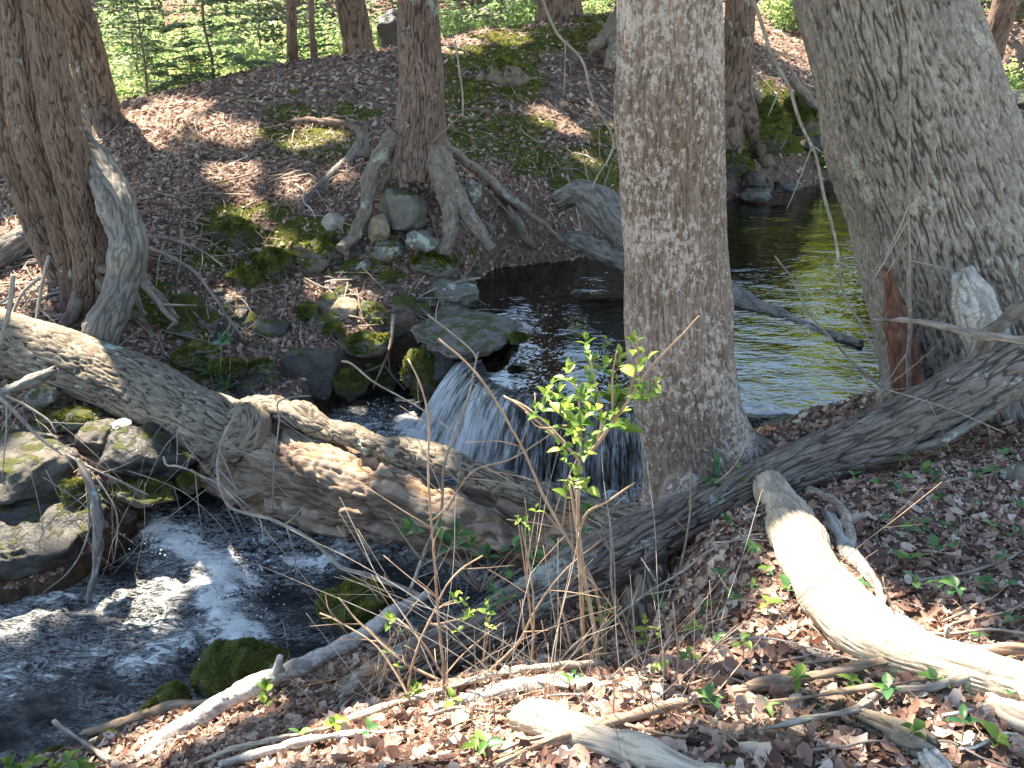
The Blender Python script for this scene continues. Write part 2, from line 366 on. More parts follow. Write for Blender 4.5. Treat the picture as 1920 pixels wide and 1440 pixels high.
# ---------------------------------------------------------------- tubes: trunks, logs, branches, stems
def resample(P, r, s):
    P = np.asarray(P, float); r = np.asarray(r, float)
    L = np.r_[0, np.cumsum(np.linalg.norm(np.diff(P, axis=0), axis=1))]
    X = np.c_[P, r]
    m = np.zeros_like(X)
    if len(P) > 2: m[1:-1] = (X[2:] - X[:-2]) / (L[2:] - L[:-2])[:, None]
    m[0] = (X[1] - X[0]) / (L[1] - L[0]); m[-1] = (X[-1] - X[-2]) / (L[-1] - L[-2])
    k = np.clip(np.searchsorted(L, s, side='right') - 1, 0, len(P) - 2)
    h = (L[k + 1] - L[k]); t = ((s - L[k]) / h)[:, None]; h = h[:, None]
    Y = (2*t**3 - 3*t**2 + 1) * X[k] + (t**3 - 2*t**2 + t) * h * m[k] + (-2*t**3 + 3*t**2) * X[k + 1] + (t**3 - t**2) * h * m[k + 1]
    return Y[:, :3], np.maximum(Y[:, 3], 1e-4)
def plen(P): P = np.asarray(P, float); return float(np.linalg.norm(np.diff(P, axis=0), axis=1).sum())
def tube(P, r, ns=8, ds=.05, disp=None, rfun=None, svals=None, cap=(True, True), seed=0, wob=0.0, jag=0.0):
    L = plen(P)
    s = np.asarray(svals, float) if svals is not None else np.linspace(0, L, max(3, int(L / ds) + 1))
    s = np.clip(s, 0, L); Q, rr = resample(P, r, s)
    if wob:
        Q = Q + wob * np.stack([pn(np.stack([s * 3.1, s * 0 + 5 * k, s * 0 + seed], -1), k) for k in range(3)], -1) * sst(0, .1, s)[:, None]
    T = np.gradient(Q, axis=0); T /= np.linalg.norm(T, axis=1)[:, None] + 1e-12
    k = np.ones(len(s)); c0 = np.zeros(len(s))
    if cap[0]: Q = np.r_[Q[:1], Q[:1], Q]; T = np.r_[T[:1], T[:1], T]; rr = np.r_[rr[:1], rr[:1], rr]; s = np.r_[s[:1], s[:1], s]; k = np.r_[.01, .9, k]; c0 = np.r_[1, 1, c0]
    if cap[1]: Q = np.r_[Q, Q[-1:], Q[-1:]]; T = np.r_[T, T[-1:], T[-1:]]; rr = np.r_[rr, rr[-1:], rr[-1:]]; s = np.r_[s, s[-1:], s[-1:]]; k = np.r_[k, .9, .01]; c0 = np.r_[c0, 1, 1]
    N = np.zeros_like(T); a = np.array([0, 0, 1.]) if abs(T[0, 2]) < .8 else np.array([0, -1., 0])
    a = a - T[0] * (a @ T[0]); N[0] = a / np.linalg.norm(a)
    for i in range(1, len(T)):
        a = N[i - 1] - T[i] * (N[i - 1] @ T[i]); N[i] = a / (np.linalg.norm(a) + 1e-12)
    B = np.cross(T, N)
    th = np.linspace(0, 2 * np.pi, ns, endpoint=False)
    ct, st = np.cos(th), np.sin(th)
    Rm = rr[:, None] * np.ones(ns)[None]
    Sm = s[:, None] * np.ones(ns)[None]; TH = th[None] * np.ones(len(s))[:, None]
    bk = np.stack([Rm * ct, Rm * st, Sm], -1)
    if rfun is not None: Rm = Rm * rfun(TH, Sm, L)
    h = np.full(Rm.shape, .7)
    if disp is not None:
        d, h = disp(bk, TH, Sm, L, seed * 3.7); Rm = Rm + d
    Rm = Rm * k[:, None]
    D = ct[None, :, None] * N[:, None] + st[None, :, None] * B[:, None]
    V = Q[:, None] + D * Rm[..., None]
    if jag:
        for e, sg in ((0, -1), (1, 1)):
            if cap[e]:
                rows = (0, 1, 2) if e == 0 else (-1, -2, -3)
                j = jag * rr[0 if e == 0 else -1] * pn(np.stack([ct * 2.2, st * 2.2, ct * 0 + seed], -1), 3)
                for q in rows: V[q] += sg * T[q][None] * np.abs(j)[:, None] * 2.2
    m = len(s); ix = np.arange(m * ns).reshape(m, ns); jx = np.roll(ix, -1, 1)
    F = np.stack([ix[:-1], jx[:-1], jx[1:], ix[1:]], -1).reshape(-1, 4)
    return V.reshape(-1, 3), F, {'bk': (bk + seed * 3.7).reshape(-1, 3), 'h': h.ravel(), 'mo': np.zeros(m * ns)}
def ridge(amp, wx, wl, wig=.6, sharp=.3, twist=0.0, lump=.0, lw=.4):
    def f(c, TH, S, L, off=0.0):
        c = c.copy()
        if twist:
            a = twist * S; x, y = c[..., 0].copy(), c[..., 1].copy()
            c[..., 0] = x * np.cos(a) - y * np.sin(a); c[..., 1] = x * np.sin(a) + y * np.cos(a)
        c = c + off; q = c / np.array([wx, wx, wl]); q = q + wig * np.stack([pn(q * .5, 31), pn(q * .5, 32), pn(q * .5, 33)], -1)
        n = np.abs(pn(q, 34)); n2 = np.abs(pn(q * np.array([1.9, 1.9, 3.4]), 35))
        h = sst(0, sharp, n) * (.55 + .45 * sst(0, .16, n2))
        d = amp * (h - .6) + amp * .22 * pn(q * 3.3, 36) + amp * .16 * pn(c * 95, 38)
        if lump: d = d + lump * pn(c / lw, 37)
        return d, h
    return f
def join(parts):
    V, F, A = [], [], {}; o = 0
    for v, f, a in parts:
        V.append(v); F.append(f + o); o += len(v)
        for k, x in a.items(): A.setdefault(k, []).append(x)
    return np.concatenate(V), np.concatenate(F), {k: np.concatenate(x) for k, x in A.items()}
def put(name, geo, mat, parent=None, origin=None):
    v, f, a = geo
    return mk(name, v, f, mat, parent, attrs=a, origin=origin)
def tr(pts, Y0=None, Y1=None, lift=0.0):
    """polyline through photograph pixels, at distances Y0..Y1 or lying on the ground"""
    out = []; n = len(pts)
    for i, q in enumerate(pts):
        if len(q) > 2: out.append(W(*q))
        elif Y0 is None: out.append(G(q[0], q[1], lift))
        else: out.append(W(q[0], q[1], Y0 + (Y1 - Y0) * i / (n - 1)))
    return np.array(out)

# ---------------------------------------------------------------- water
def grid_in(poly, x0, x1, y0, y1, d, zf, sdmax=.25, sdmin=None):
    xs = np.arange(x0, x1, d); yy = np.arange(y0, y1, d); X, Yg = np.meshgrid(xs, yy); sd = poly_sd(X, Yg, poly)
    Z = zf(X, Yg); V = np.stack([X, Yg, Z], -1).reshape(-1, 3); ix = np.arange(X.size).reshape(X.shape)
    F = np.stack([ix[:-1, :-1], ix[:-1, 1:], ix[1:, 1:], ix[1:, :-1]], -1).reshape(-1, 4)
    keep = (sd.ravel()[F] < sdmax).any(1); F = F[keep]
    used = np.unique(F); mp = np.full(len(V), -1); mp[used] = np.arange(len(used))
    return V[used], mp[F]
t = NT('brown_pool_water'); co = t.n('TexCoord').outputs['Object']
wv = t.math('ADD', t.noise(co, 5.5, 3, .6, .6, (.8, 1.7, 1)), t.math('MULTIPLY', t.noise(co, 17, 2, .5, .3, (.7, 1.8, 1)), .28))
nb = t.bump(wv, .17, .05)
fr = t.n('Fresnel', {'IOR': 1.9, 'Normal': nb}).outputs[0]
fr = t.math('MINIMUM', t.math('MULTIPLY', fr, 1.0), 1.0)
gl = t.n('BsdfGlossy', {'Color': (1, 1, 1, 1), 'Roughness': .03, 'Normal': nb}).outputs[0]
tp = t.n('BsdfTransparent', {'Color': (.50, .34, .18, 1)}).outputs[0]
M['pool'] = t.done(t.n('MixShader', {0: fr, 1: tp, 2: gl}).outputs[0])
v, f = grid_in(UP, -1.2, 16, 4.3, 19, .06, lambda x, y: ZU + .006 * pn(np.stack([x * 3, y * 5, 0 * x], -1), 3), .15)
q_ = v[f].mean(1); f = f[(poly_sd(q_[:, 0], q_[:, 1], LO) > .0) | (poly_sd(q_[:, 0], q_[:, 1], UP) < -.02)]
tag(mk('pool_water', v, f, M['pool']), kind='structure')

FOAM_GLINT = [([(295,1000),(360,1030),(420,1075),(455,1085)],30,1.1),([(430,1085),(400,1120),(420,1160),(460,1195)],38,1.1),([(330,1035),(310,1080),(330,1130)],34,.62),([(470,1195),(380,1190),(300,1215),(240,1240)],24,.8),
 ([(520,1060),(560,1055),(600,1060),(640,1030)],16,.75),([(640,1020),(760,1035),(900,1075),(960,1100)],22,.62),([(60,1120),(140,1120),(180,1110)],20,.62),([(0,1150),(40,1150)],26,.5),([(230,1190),(120,1240),(0,1290)],30,.5),  # short stroke at the left edge paints sun sparkle on the water as white
 ([(330,1165),(250,1180),(160,1230)],24,.55),([(760,800),(800,835),(840,860),(900,890)],22,1.2),([(640,785),(700,795),(770,815)],22,.6),([(1150,930),(1210,925)],18,1.0),([(500,1010),(560,1000),(640,1000)],22,.4),([(100,1135),(0,1200)],40,.4),
 ([(880,880),(960,900),(1080,930)],16,.9),([(1420,850),(1500,830)],12,.4),([(350,1100),(250,1130),(150,1150)],26,.45),([(450,1180),(500,1200)],14,.8)]
def foam_glint_map(V):
    px, py = toP(V); m = np.zeros(len(V))
    for pts, wd, s in FOAM_GLINT:
        wd = wd * 1.3
        for a, b in zip(pts[:-1], pts[1:]):
            e = np.array(b, float) - a; t_ = np.clip(((px - a[0]) * e[0] + (py - a[1]) * e[1]) / (e @ e), 0, 1)
            d = np.hypot(px - a[0] - e[0] * t_, py - a[1] - e[1] * t_); m = np.maximum(m, s * np.exp(-(d / wd) ** 2))
    return m
def zrap(x, y):
    X = np.stack([x, y, 0 * x], -1); q = np.stack([x * 1.0 + y * .7, y * 1.0 - x * .5, 0 * x], -1)
    a = sst(5.5, 4.2, y) * .6 + .4
    wgl = .034 * fbm(q * np.array([2.2, 4.5, 1]) + .8 * pn(X * 2.1, 44)[..., None], 3, 40) + .020 * (.5 - np.abs(pn(q * np.array([5, 9, 1]) + 1.1 * pn(X * 4, 45)[..., None], 41))) + .006 * pn(q * 22, 43)
    return zlow(x, y) + a * wgl
def streak_water(name, coord, st, thr, dark=(.014, .015, .015), fil=0.0, soft=.12, dist=1.2):
    t = NT(name)
    v = coord(t)
    fo = t.attr('foam')
    a = t.noise(v, st[0], 9, .68, dist, st[1])
    b = t.noise(v, st[0] * 3.2, 6, .7, dist * .7, st[1])
    f = t.math('ADD', t.math('ADD', t.math('MULTIPLY', a, .85), t.math('MULTIPLY', b, .55)), t.math('MULTIPLY', fo, .30))
    web = None
    if fil:
        w1 = t.noise(v, st[0] * .9, 5, .62, 1.6, st[1]); w2 = t.noise(v, st[0] * 2.6, 4, .6, 1.2, st[1])
        l1 = t.step(t.math('ABSOLUTE', t.math('SUBTRACT', w1, .5)), .035, .0); l2 = t.step(t.math('ABSOLUTE', t.math('SUBTRACT', w2, .5)), .05, .0)
        ms = t.step(t.math('ADD', t.noise(v, 2.2, 3, .6), t.math('MULTIPLY', fo, .5)), .42, .72)
        web = t.math('MULTIPLY', t.math('MAXIMUM', l1, t.math('MULTIPLY', l2, .7)), t.math('MULTIPLY', ms, fil))
    f = t.math('ADD', t.math('MULTIPLY', t.step(f, thr, thr + soft), .75), t.math('MULTIPLY', t.step(f, thr - .10, thr + .22), .25))
    if web is not None: f = t.math('MAXIMUM', f, web)
    nb = t.bump(t.math('ADD', a, t.math('MULTIPLY', b, .4)), .9, .035)
    wtr = t.n('BsdfPrincipled', {'Base Color': (*dark, 1), 'Roughness': .10, 'IOR': 1.33, 'Specular IOR Level': .6, 'Normal': nb}).outputs[0]
    whi = t.n('BsdfPrincipled', {'Base Color': (.78, .78, .76, 1), 'Roughness': .45, 'Normal': nb}).outputs[0]
    return t, f, wtr, whi
t, f_, a_, b_ = streak_water('rushing_stream_water', lambda t: t.n('Mapping', {'Vector': t.n('TexCoord').outputs['Object'], 'Rotation': (0, 0, R(-32)), 'Scale': (.62, 1.5, 1)}).outputs[0], (9, (1, 1, 1)), .845, fil=.45, soft=.16, dark=(.008, .010, .012))
M['rapid'] = t.done(t.n('MixShader', {0: f_, 1: a_, 2: b_}).outputs[0])
v, f = grid_in(LO, -5.5, 2.2, 2.0, 5.95, .018, zrap, .2)
fm = foam_glint_map(v); v[:, 2] += .05 * np.clip(fm - .35, 0, 1) * (.6 + .8 * pn(v * 9, 50))
tag(mk('stream_water', v, f, M['rapid'], attrs={'foam': fm}), kind='structure')
v, f = grid_in(BS, -30, 3, 18, 27, .25, lambda x, y: -.82 + .01 * pn(np.stack([x, y * 2, 0 * x], -1)), .8)
t = NT('far_stream_water'); nb = t.bump(t.noise(t.n('TexCoord').outputs['Object'], 6, 4), .6, .05)
M['farw'] = t.done(t.n('BsdfPrincipled', {'Base Color': (.02, .025, .03, 1), 'Roughness': .08, 'Normal': nb}).outputs[0])
tag(mk('far_stream_water', v, f, M['farw'], attrs={'foam': np.zeros(len(v))}), kind='structure')
# the fall: a sheet from the lip down to the plunge pool
lipw = np.array([WZ(px, py, ZU + .005) for px, py in LIP]); basew = np.array([WZ(px, py, ZL1 - .03) for px, py in
   [(775,815),(795,845),(840,880),(900,905),(1000,925),(1100,940),(1205,948),(1310,955),(1420,935),(1500,915),(1580,895)]])
def rs(P, n):
    s = np.linspace(0, plen(P), n); return resample(P, np.ones(len(P)), s)[0]
NS_, NT_ = 520, 60
A, B = rs(lipw, NS_), rs(basew, NS_)
flow = B - A; flow[:, 2] = 0; fl = np.linalg.norm(flow, axis=1)[:, None]; fdir = flow / fl
tt = np.linspace(-.25, 1, NT_)
FV = np.zeros((NT_, NS_, 3)); sarc = np.r_[0, np.cumsum(np.linalg.norm(np.diff(A, axis=0), axis=1))]
for i, q in enumerate(tt):
    if q < 0: P = A + fdir * (q * .45); P[:, 2] = ZU + .010 - .03 * q * q
    else:
        P = A + flow * q; P[:, 2] = ZU + .010 - (ZU - ZL1 + .03) * (q ** 1.38)
    n1 = pn(np.stack([sarc * 16 + .5 * q, 0 * sarc + q * 1.2, 0 * sarc], -1), 61); n2 = pn(np.stack([sarc * 45, 0 * sarc + q * 2.5, 0 * sarc], -1), 62)
    amp = .006 + .022 * max(q, 0)
    P = P + fdir * (amp * (n1 + .5 * n2))[:, None]
    FV[i] = P
ix = np.arange(NT_ * NS_).reshape(NT_, NS_); FF = np.stack([ix[:-1, :-1], ix[:-1, 1:], ix[1:, 1:], ix[1:, :-1]], -1).reshape(-1, 4)
sx = np.interp(sarc, np.linspace(0, sarc[-1], 11), [.8, .75, .62, .5, .4, .36, .32, .22, .12, .1, .1])
wob_ = fbm(np.stack([sarc * 2.6, 0 * sarc, 0 * sarc], -1), 3, 71)
foam = (sx + .45 * wob_)[None] * np.clip(tt[:, None] * 1.5 + .2, 0, 1) ** .6 + .25 * sst(.8, 1, tt)[:, None]
fc = np.stack([np.repeat(sarc[None], NT_, 0), tt[:, None] + 0 * sarc[None], 0 * ix], -1).reshape(-1, 3)
t, f_, a_, b_ = streak_water('falling_water', lambda t: t.attr('fc', 'Vector'), (10, (2.6, .16, 1)), .74, soft=.34, dist=.25)
thin = t.n('MixShader', {0: .62, 1: t.n('BsdfTransparent', {'Color': (.55, .55, .5, 1)}).outputs[0], 2: a_}).outputs[0]
M['fall'] = t.done(t.n('MixShader', {0: f_, 1: thin, 2: b_}).outputs[0])
tag(mk('waterfall', FV.reshape(-1, 3), FF, M['fall'], attrs={'foam': foam.ravel(), 'fc': fc}), kind='structure')
# splash drops thrown up at the foot of the fall and at the second drop
def ico(n=1):
    import bmesh
    bm = bmesh.new(); bmesh.ops.create_icosphere(bm, subdivisions=n, radius=1); bm.verts.ensure_lookup_table()
    V = np.array([v.co[:] for v in bm.verts]); F = np.array([[v.index for v in f.verts] for f in bm.faces]); bm.free(); return V, F
ICO = {n: ico(n) for n in (1, 2, 4, 5)}
iv, if_ = ICO[1]
cs = []
for (px, py, z, n, sp) in ((820,850,-1.18,130,.10),(700,790,-1.18,90,.14),(760,812,-1.18,110,.10),(440,1075,-1.34,120,.10),(300,1010,-1.3,60,.1),(600,1055,-1.3,40,.08),(1190,930,-1.2,60,.06),(430,1150,-1.38,90,.14)):
    c = WZ(px, py, z)
    for _ in range(n):
        cs.append((c + np.array([random.gauss(0, sp), random.gauss(0, sp), abs(random.gauss(0, .035)) + .01]), random.uniform(.002, .006)))
V = np.concatenate([c + iv * r for c, r in cs]); F = np.concatenate([if_ + i * len(iv) for i in range(len(cs))])
t = NT('white_spray'); M['spray'] = t.done(t.pbsdf((.75, .8, .85), .3))
tag(mk('spray_drops', V, F, M['spray']), 'white spray drops thrown up where the stream falls', kind='stuff')

# ---------------------------------------------------------------- trees
def svals_for(L, fine_to, ds, coarse=.35):
    a = np.arange(0, min(fine_to, L), ds); b = np.arange(a[-1] + ds, L, coarse) if L > fine_to else np.array([])
    return np.r_[a, b, L]
def trunk_path(base, top, H=10.5, bow=0.15):
    """continue a trunk seen between base and top of view up to height H"""
    b, tp_ = np.asarray(base), np.asarray(top)
    d = tp_ - b; d = d / d[2]
    p = [tp_ + d * (H - tp_[2]) * k * np.array([1, 1, 1]) for k in (.33, .66, 1)]
    return p
TREES = []
def flare(lobes, amt, h0, ph=0):
    def f(TH, S, L):
        e = np.exp(-(S / h0)); return 1 + amt * e * (.55 + .45 * np.cos(lobes * TH + ph)) + .05 * np.cos(2 * TH + ph)
    return f
def make_tree(name, label, px, Y, mat, disp, ns, ds, fine, lean_scale=1.0, rf=None, H=10.5, seed=1, loc=None, sink=.45, obj=None, trunkname='trunk', ytop=None):
    """px: list of (px, py, radius px[, Y]) from the base up to the top of the frame"""
    P, r = [], []
    for i, q in enumerate(px):
        yy = q[3] if len(q) > 3 else Y
        p = W(q[0], q[1], yy); P.append(p); r.append(rad(p, q[2]))
    d = P[-1] - P[0]; d = d / max(d[2], .3)
    d[1] *= .6
    topz = P[-1][2]; rt = r[-1]
    for k in (.3, .65, 1.0):
        P.append(P[len(px) - 1] + d * (H - topz) * k * np.array([.8, .8, 1])); r.append(rt * (1 - .6 * k))
    P[0] = P[0] + np.array([0, 0, 0]); 
    P = [P[0] - (P[1] - P[0]) / np.linalg.norm(P[1] - P[0]) * sink] + P; r = [r[0] * 1.02] + r
    L = plen(P)
    g = tube(P, r, ns, rfun=rf, disp=disp, svals=svals_for(L, fine, ds), seed=seed)
    o = obj or thing(name, label, 'tree', P[1])
    tk = put(trunkname, g, mat, o)
    if obj is None: TREES.append((o, np.array(P[-1]), [np.array(q) for q in P[-4:]]))
    return o, P, r
def root(o, pts, r0, r1, mat=None, Y0=None, Y1=None, seed=0, ns=14, name='root', lift=0.0, wob=.01):
    P = tr(pts, Y0, Y1, lift); rr = np.linspace(r0, r1, len(P)) * (.85 if ns == 18 else 1); rr = np.array([rad(p, q) for p, q in zip(P, rr)])
    return put(name, tube(P, rr, ns, .025, disp=ridge(.008, .016, .09, lump=.018, lw=.10), seed=seed, wob=wob * 2.2), mat or M['root'], o)

# big maple between the fall and the pool
mp, P_, r_ = make_tree('maple_tree', 'big upright maple with mottled pink grey bark standing right beside the small waterfall',
    [(1352,985,150,3.34),(1335,930,132,3.36),(1316,860,114,3.38),(1298,790,102,3.4),(1283,700,101),(1268,600,103),(1262,450,101),(1257,250,100),(1256,0,101)], 3.4, M['maple'],
    ridge(.008, .018, .085, .6, .30, lump=.022, lw=.4), 400, .010, 2.5, rf=flare(5, .30, .16, 1.0), seed=2)
root(mp, [(1390,840,3.42),(1440,865,3.4),(1475,905,3.3),(1500,945,3.2)], 40, 22, M['maple'], seed=41, ns=30)
root(mp, [(1290,890,3.2),(1262,960,3.1),(1245,1010,3.0)], 38, 24, M['maple'], seed=42, ns=30)
root(mp, [(1380,900,3.25),(1400,960,3.1),(1395,1010,3.0)], 40, 20, M['maple'], seed=43, ns=30)
# the broad grey tree on the right bank
ash, P_, r_ = make_tree('furrowed_tree', 'broadest grey tree with deep furrowed bark leaning left on the right bank',
    [(1885,830,250,4.25),(1872,740,222,4.3),(1845,640,196),(1810,520,182),(1770,400,172),(1708,200,166),(1650,0,152)], 4.4, M['ash'],
    ridge(.019, .0205, .22, .4, .24, twist=.07, lump=.03, lw=.5), 500, .0095, 3.1, rf=flare(4, .22, .25, .4), seed=3)
root(ash, [(1730,640,4.2),(1690,720,4.1),(1668,775,4.05),(1655,800,4.0)], 42, 20, M['ash'], seed=44, ns=30)
root(ash, [(1800,700,4.05),(1760,760,3.95),(1745,800,3.9)], 50, 30, M['ash'], seed=45, ns=30)
# hemlock on the knoll with straddling roots
hem, P_, r_ = make_tree('hemlock_tree', 'straight brown hemlock on the knoll with roots straddling a grey boulder',
    [(783,325,50,7.2),(784,300,52,7.2),(786,270,49),(790,225,45),(789,120,41.5),(783,0,39)], 7.2, M['hemlock'],
    ridge(.015, .024, .16, .45, .26, lump=.014, lw=.3), 280, .013, 2.9, rf=flare(3, .16, .22, .6), seed=4, sink=.02)
for k, (pts, a, b) in enumerate([
  ([(742,255,7.15),(712,295,7.05),(692,335,7.0),(687,385,6.85),(672,430,6.75),(640,470,6.6)], 20, 12),
  ([(815,280,7.1),(824,330,7.0),(838,368,6.9),(846,405,6.8),(842,450,6.65),(836,475,6.6)], 27, 12),
  ([(828,290,7.1),(846,345,6.95),(868,385,6.85),(888,420,6.75),(905,445,6.7),(925,470,6.6)], 22, 12),
  ([(832,285,7.1),(862,360,7.05),(885,400,7.0),(925,432,6.9)], 16, 8),
  ([(820,265,7.2),(870,300,7.35),(915,335,7.35),(960,375,7.3),(1010,415,7.25),(1060,455,7.2)], 13, 4),
  ([(755,270,7.1),(740,310,7.1),(726,330,7.1),(712,360,7.05)], 14, 6),
  ([(770,300,7.08),(760,330,7.05),(758,352,7.0)], 17, 10)]):
    root(hem, pts, a, b, seed=50 + k, ns=18)
# twin leaning hemlock left, three stems
tw, P_, r_ = make_tree('twin_stem_tree', 'leaning clump of brown stems at the left edge above the fallen log',
    [(150,575,34,6.0),(143,500,32),(110,370,38),(62,240,38),(25,0,34,6.1)], 6.0, M['hemlock2'], ridge(.014, .021, .14, .45, .26, lump=.014, lw=.3), 200, .012, 3.2, seed=5, rf=flare(3, .35, .15), H=9.5)
make_tree('', '', [(172,570,30,5.9),(170,480,31,5.85),(148,370,33,5.85),(118,240,34,5.9),(72,0,29,6.0)], 5.85, M['hemlock2'], ridge(.014, .021, .14, .45, .26, lump=.014, lw=.3), 200, .012, 3.2, seed=6, H=9.2, obj=tw)
make_tree('', '', [(140,555,20,6.2),(95,480,26,6.3),(45,340,30,6.35),(5,200,30,6.4),(-45,0,28,6.5)], 6.3, M['hemlock2'], ridge(.012, .034, .13, .8, .38, lump=.01), 100, .025, 3.0, seed=7, H=8.6, obj=tw)
for k, (pts, a, b) in enumerate([([(170,520,5.85),(200,545,5.75),(228,575,5.65),(262,600),(290,640)], 14, 7), ([(150,550,5.85),(135,590,5.75),(110,620,5.6)], 16, 8), ([(180,500,5.8),(235,520,5.75),(258,560,5.7),(275,590,5.65)], 8, 4),
   ([(262,515,5.95),(290,545,5.9),(330,600,5.8)], 11, 6)]):
    root(tw, pts, a, b, M['root'], seed=60 + k)
make_tree('brown_tree', 'brown tree behind the leaning clump at the foot of the knoll slope', [(196,238,40,9.5),(190,215,36),(170,130,35),(148,50,36),(128,0,37)], 9.6, M['hemlock2'], ridge(.014, .04, .16, .8, .36), 120, .03, 3.4, seed=8, rf=flare(4, .25, .2))
make_tree('brown_tree', 'brown tree on the knoll crest just left of the straddling hemlock', [(676,108,33,12.0),(671,80,30),(662,30,29),(656,0,29)], 12.0, M['hemlock2'], ridge(.014, .045, .18, .8, .36), 90, .04, 3.2, seed=9, rf=flare(4, .3, .2))
make_tree('brown_tree', 'stout brown trunk on the crest behind the knoll with only its foot in view', [(1050,38,46,13.3),(1050,20,43),(1049,0,42)], 13.3, M['hemlock2'], ridge(.016, .05, .2, .8, .36), 100, .05, 2.5, seed=10, rf=flare(4, .25, .25))
rt, P_, r_ = make_tree('reddish_tree', 'slim reddish brown tree on the mossy bank just behind the big maple', [(1372,190,38,9.8),(1378,140,31),(1385,70,29),(1390,0,29)], 9.8, M['hemlock2'], ridge(.013, .04, .2, .8, .36), 100, .03, 3.2, seed=11, rf=flare(3, .3, .3))
for k, (pts, a, b) in enumerate([([(1385,170,9.7),(1405,220,9.65),(1425,270,9.6),(1440,310,9.6)], 20, 12), ([(1365,190,9.7),(1372,240,9.6),(1390,300,9.55)], 22, 14), ([(1400,150,9.8),(1420,180,9.8),(1450,215,9.8),(1480,240,9.8)], 9, 5), ([(1480,140,10.2),(1515,185,10.1),(1545,215,10.1)], 10, 6)]):
    root(rt, pts, a, b, M['root'] if k > 1 else M['hemlock2'], seed=70 + k)
make_tree('leaning_tree', 'slim leaning brown trunk on the far slope right of the broad grey tree', [(1853,135,20,15.5),(1862,90,21),(1878,30,22),(1886,0,22)], 15.5, M['hemlock2'], ridge(.014, .05, .2), 60, .06, 3.0, seed=12)
make_tree('slim_tree', 'slim brown trunk beyond the crest, the thicker of two near the bright shrubs', [(550,128,10.5,14.5),(547,60,10),(545,0,9.5)], 14.5, M['hemlock2'], ridge(.01, .05, .2), 30, .06, 3.0, seed=13, H=8)
make_tree('slim_tree', 'thinnest brown trunk beyond the crest left of the crest tree', [(589,122,6,15.0),(585,60,5.5),(583,0,5.5)], 15.0, M['hemlock2'], None, 20, .08, 3.0, seed=14, H=7)
bigr, P_, r_ = make_tree('root_tree', 'grey tree foot with spreading roots partly hidden behind the maple', [(1180,75,45,11.5),(1185,40,38),(1190,0,36)], 11.5, M['hemlock2'], ridge(.014, .05, .2), 90, .04, 2.6, seed=15, rf=flare(3, .5, .3))
for k, (pts, a, b) in enumerate([([(1160,40,11.4),(1135,75,11.3),(1105,90,11.2)], 22, 9), ([(1165,70,11.3),(1150,100,11.1),(1140,130,11.0)], 20, 9)]): root(bigr, pts, a, b, seed=75 + k)

# ---------------------------------------------------------------- crowns (above the view): they give the dappled shade
S0 = SD
def spot(px, py, r, Y=None):
    return (G(px, py) if Y is None else W(px, py, Y), r)
SPOTS = [spot(*q) for q in [(690,1340,.2),(800,1330,.22),(900,1320,.22),(1010,1310,.2),(1120,1330,.2),(600,1400,.2),(1000,1400,.15),(860,1400,.17),(740,1400,.15),(1230,1385,.14,1.75),(1320,1330,.12),(1440,1230,.13),
  (1525,1100,.15),(1540,1130,.18),(1590,1170,.2),(1660,1210,.2),(1740,1235,.15),(1530,1110,.15,2.3),(1640,1200,.18,2.0),(1480,1180,.10),(1870,1300,.10),(1720,1400,.12),(1540,1350,.1),(1880,1360,.12,1.6),(1440,1310,.1),
  (290,1390,.15,2.4),(390,1310,.14,2.45),(470,1270,.10,2.5),(200,1360,.12,2.7),
  (140,650,.11,5.15),(215,680,.11,5.0),(30,630,.16,5.3),(70,530,.22),(110,470,.18),(40,440,.25),(20,560,.2),(410,765,.12,4.75),(350,745,.08,4.8),
  (620,905,.17,4.15),(540,940,.13,4.3),(700,965,.15,4.0),(560,850,.1,4.3),(470,800,.08,4.5),(800,880,.08,3.9),
  (185,300,.15,5.7),(215,350,.14,5.6),(240,430,.12,5.5),(205,580,.07,5.4),
  (450,255,.22),(400,235,.2),(440,330,.22),(260,270,.28),(300,240,.3),(220,250,.2),(600,250,.22),(560,270,.15),(470,400,.10),(690,100,.3),(850,85,.3),(500,125,.3),(330,210,.3),(940,70,.3),
  (1020,215,.18),(1060,240,.12),(1100,300,.1),(430,430,.13),(530,460,.1),(560,350,.1),(640,330,.08),(880,470,.08),(460,580,.10),(660,575,.08),(600,545,.1),
  (330,1030,.17),(400,1075,.2),(420,1130,.2),(430,1180,.18),(330,1180,.15),(30,1150,.25),(120,1190,.12),(560,1050,.12),(260,1210,.15),(320,1290,.12),(820,845,.12),(760,810,.1),
  (1100,700,.18,2.15),(1150,760,.15,2.1),(1060,760,.14,2.1),(1000,980,.08,2.1),(1170,660,.12,2.2),(860,1140,.1,2.1),(1190,1180,.1,2.1),
  (1480,320,.18),(1440,300,.12),(1430,200,.2),(1500,240,.2),(1530,290,.2),(1200,200,.1),(230,880,.12),(150,900,.1),(140,770,.1),(110,930,.08)]]
SC_ = np.array([s[0] for s in SPOTS]); SR = np.array([s[1] for s in SPOTS])
ncl = 4700
gx = rng.uniform(-9, 10, ncl * 2); gy = rng.uniform(-1.0, 15.2, ncl * 2); hz = rng.uniform(7.6, 12.5, ncl * 2)
gx[:420] = rng.uniform(.7, 4.2, 420); gy[:420] = rng.uniform(1.9, 4.2, 420)
cc = np.stack([gx, gy, 0 * gx], -1) + S0[None] * ((hz + .2) / S0[2])[:, None]
edge = fbm(np.stack([gx, gy, 0 * gx], -1) * .55, 3, 77)
openr = np.clip((gy - 12.2) / 3.0, 0, 1) + .8 * np.clip((gx - 1.8) / 3.2, 0, 1) * (gy > 8.0) + .9 * ((gx < -3.2) & (gy > 9.0))
keepc = (edge > -.62) & (rng.uniform(size=len(gx)) > openr)
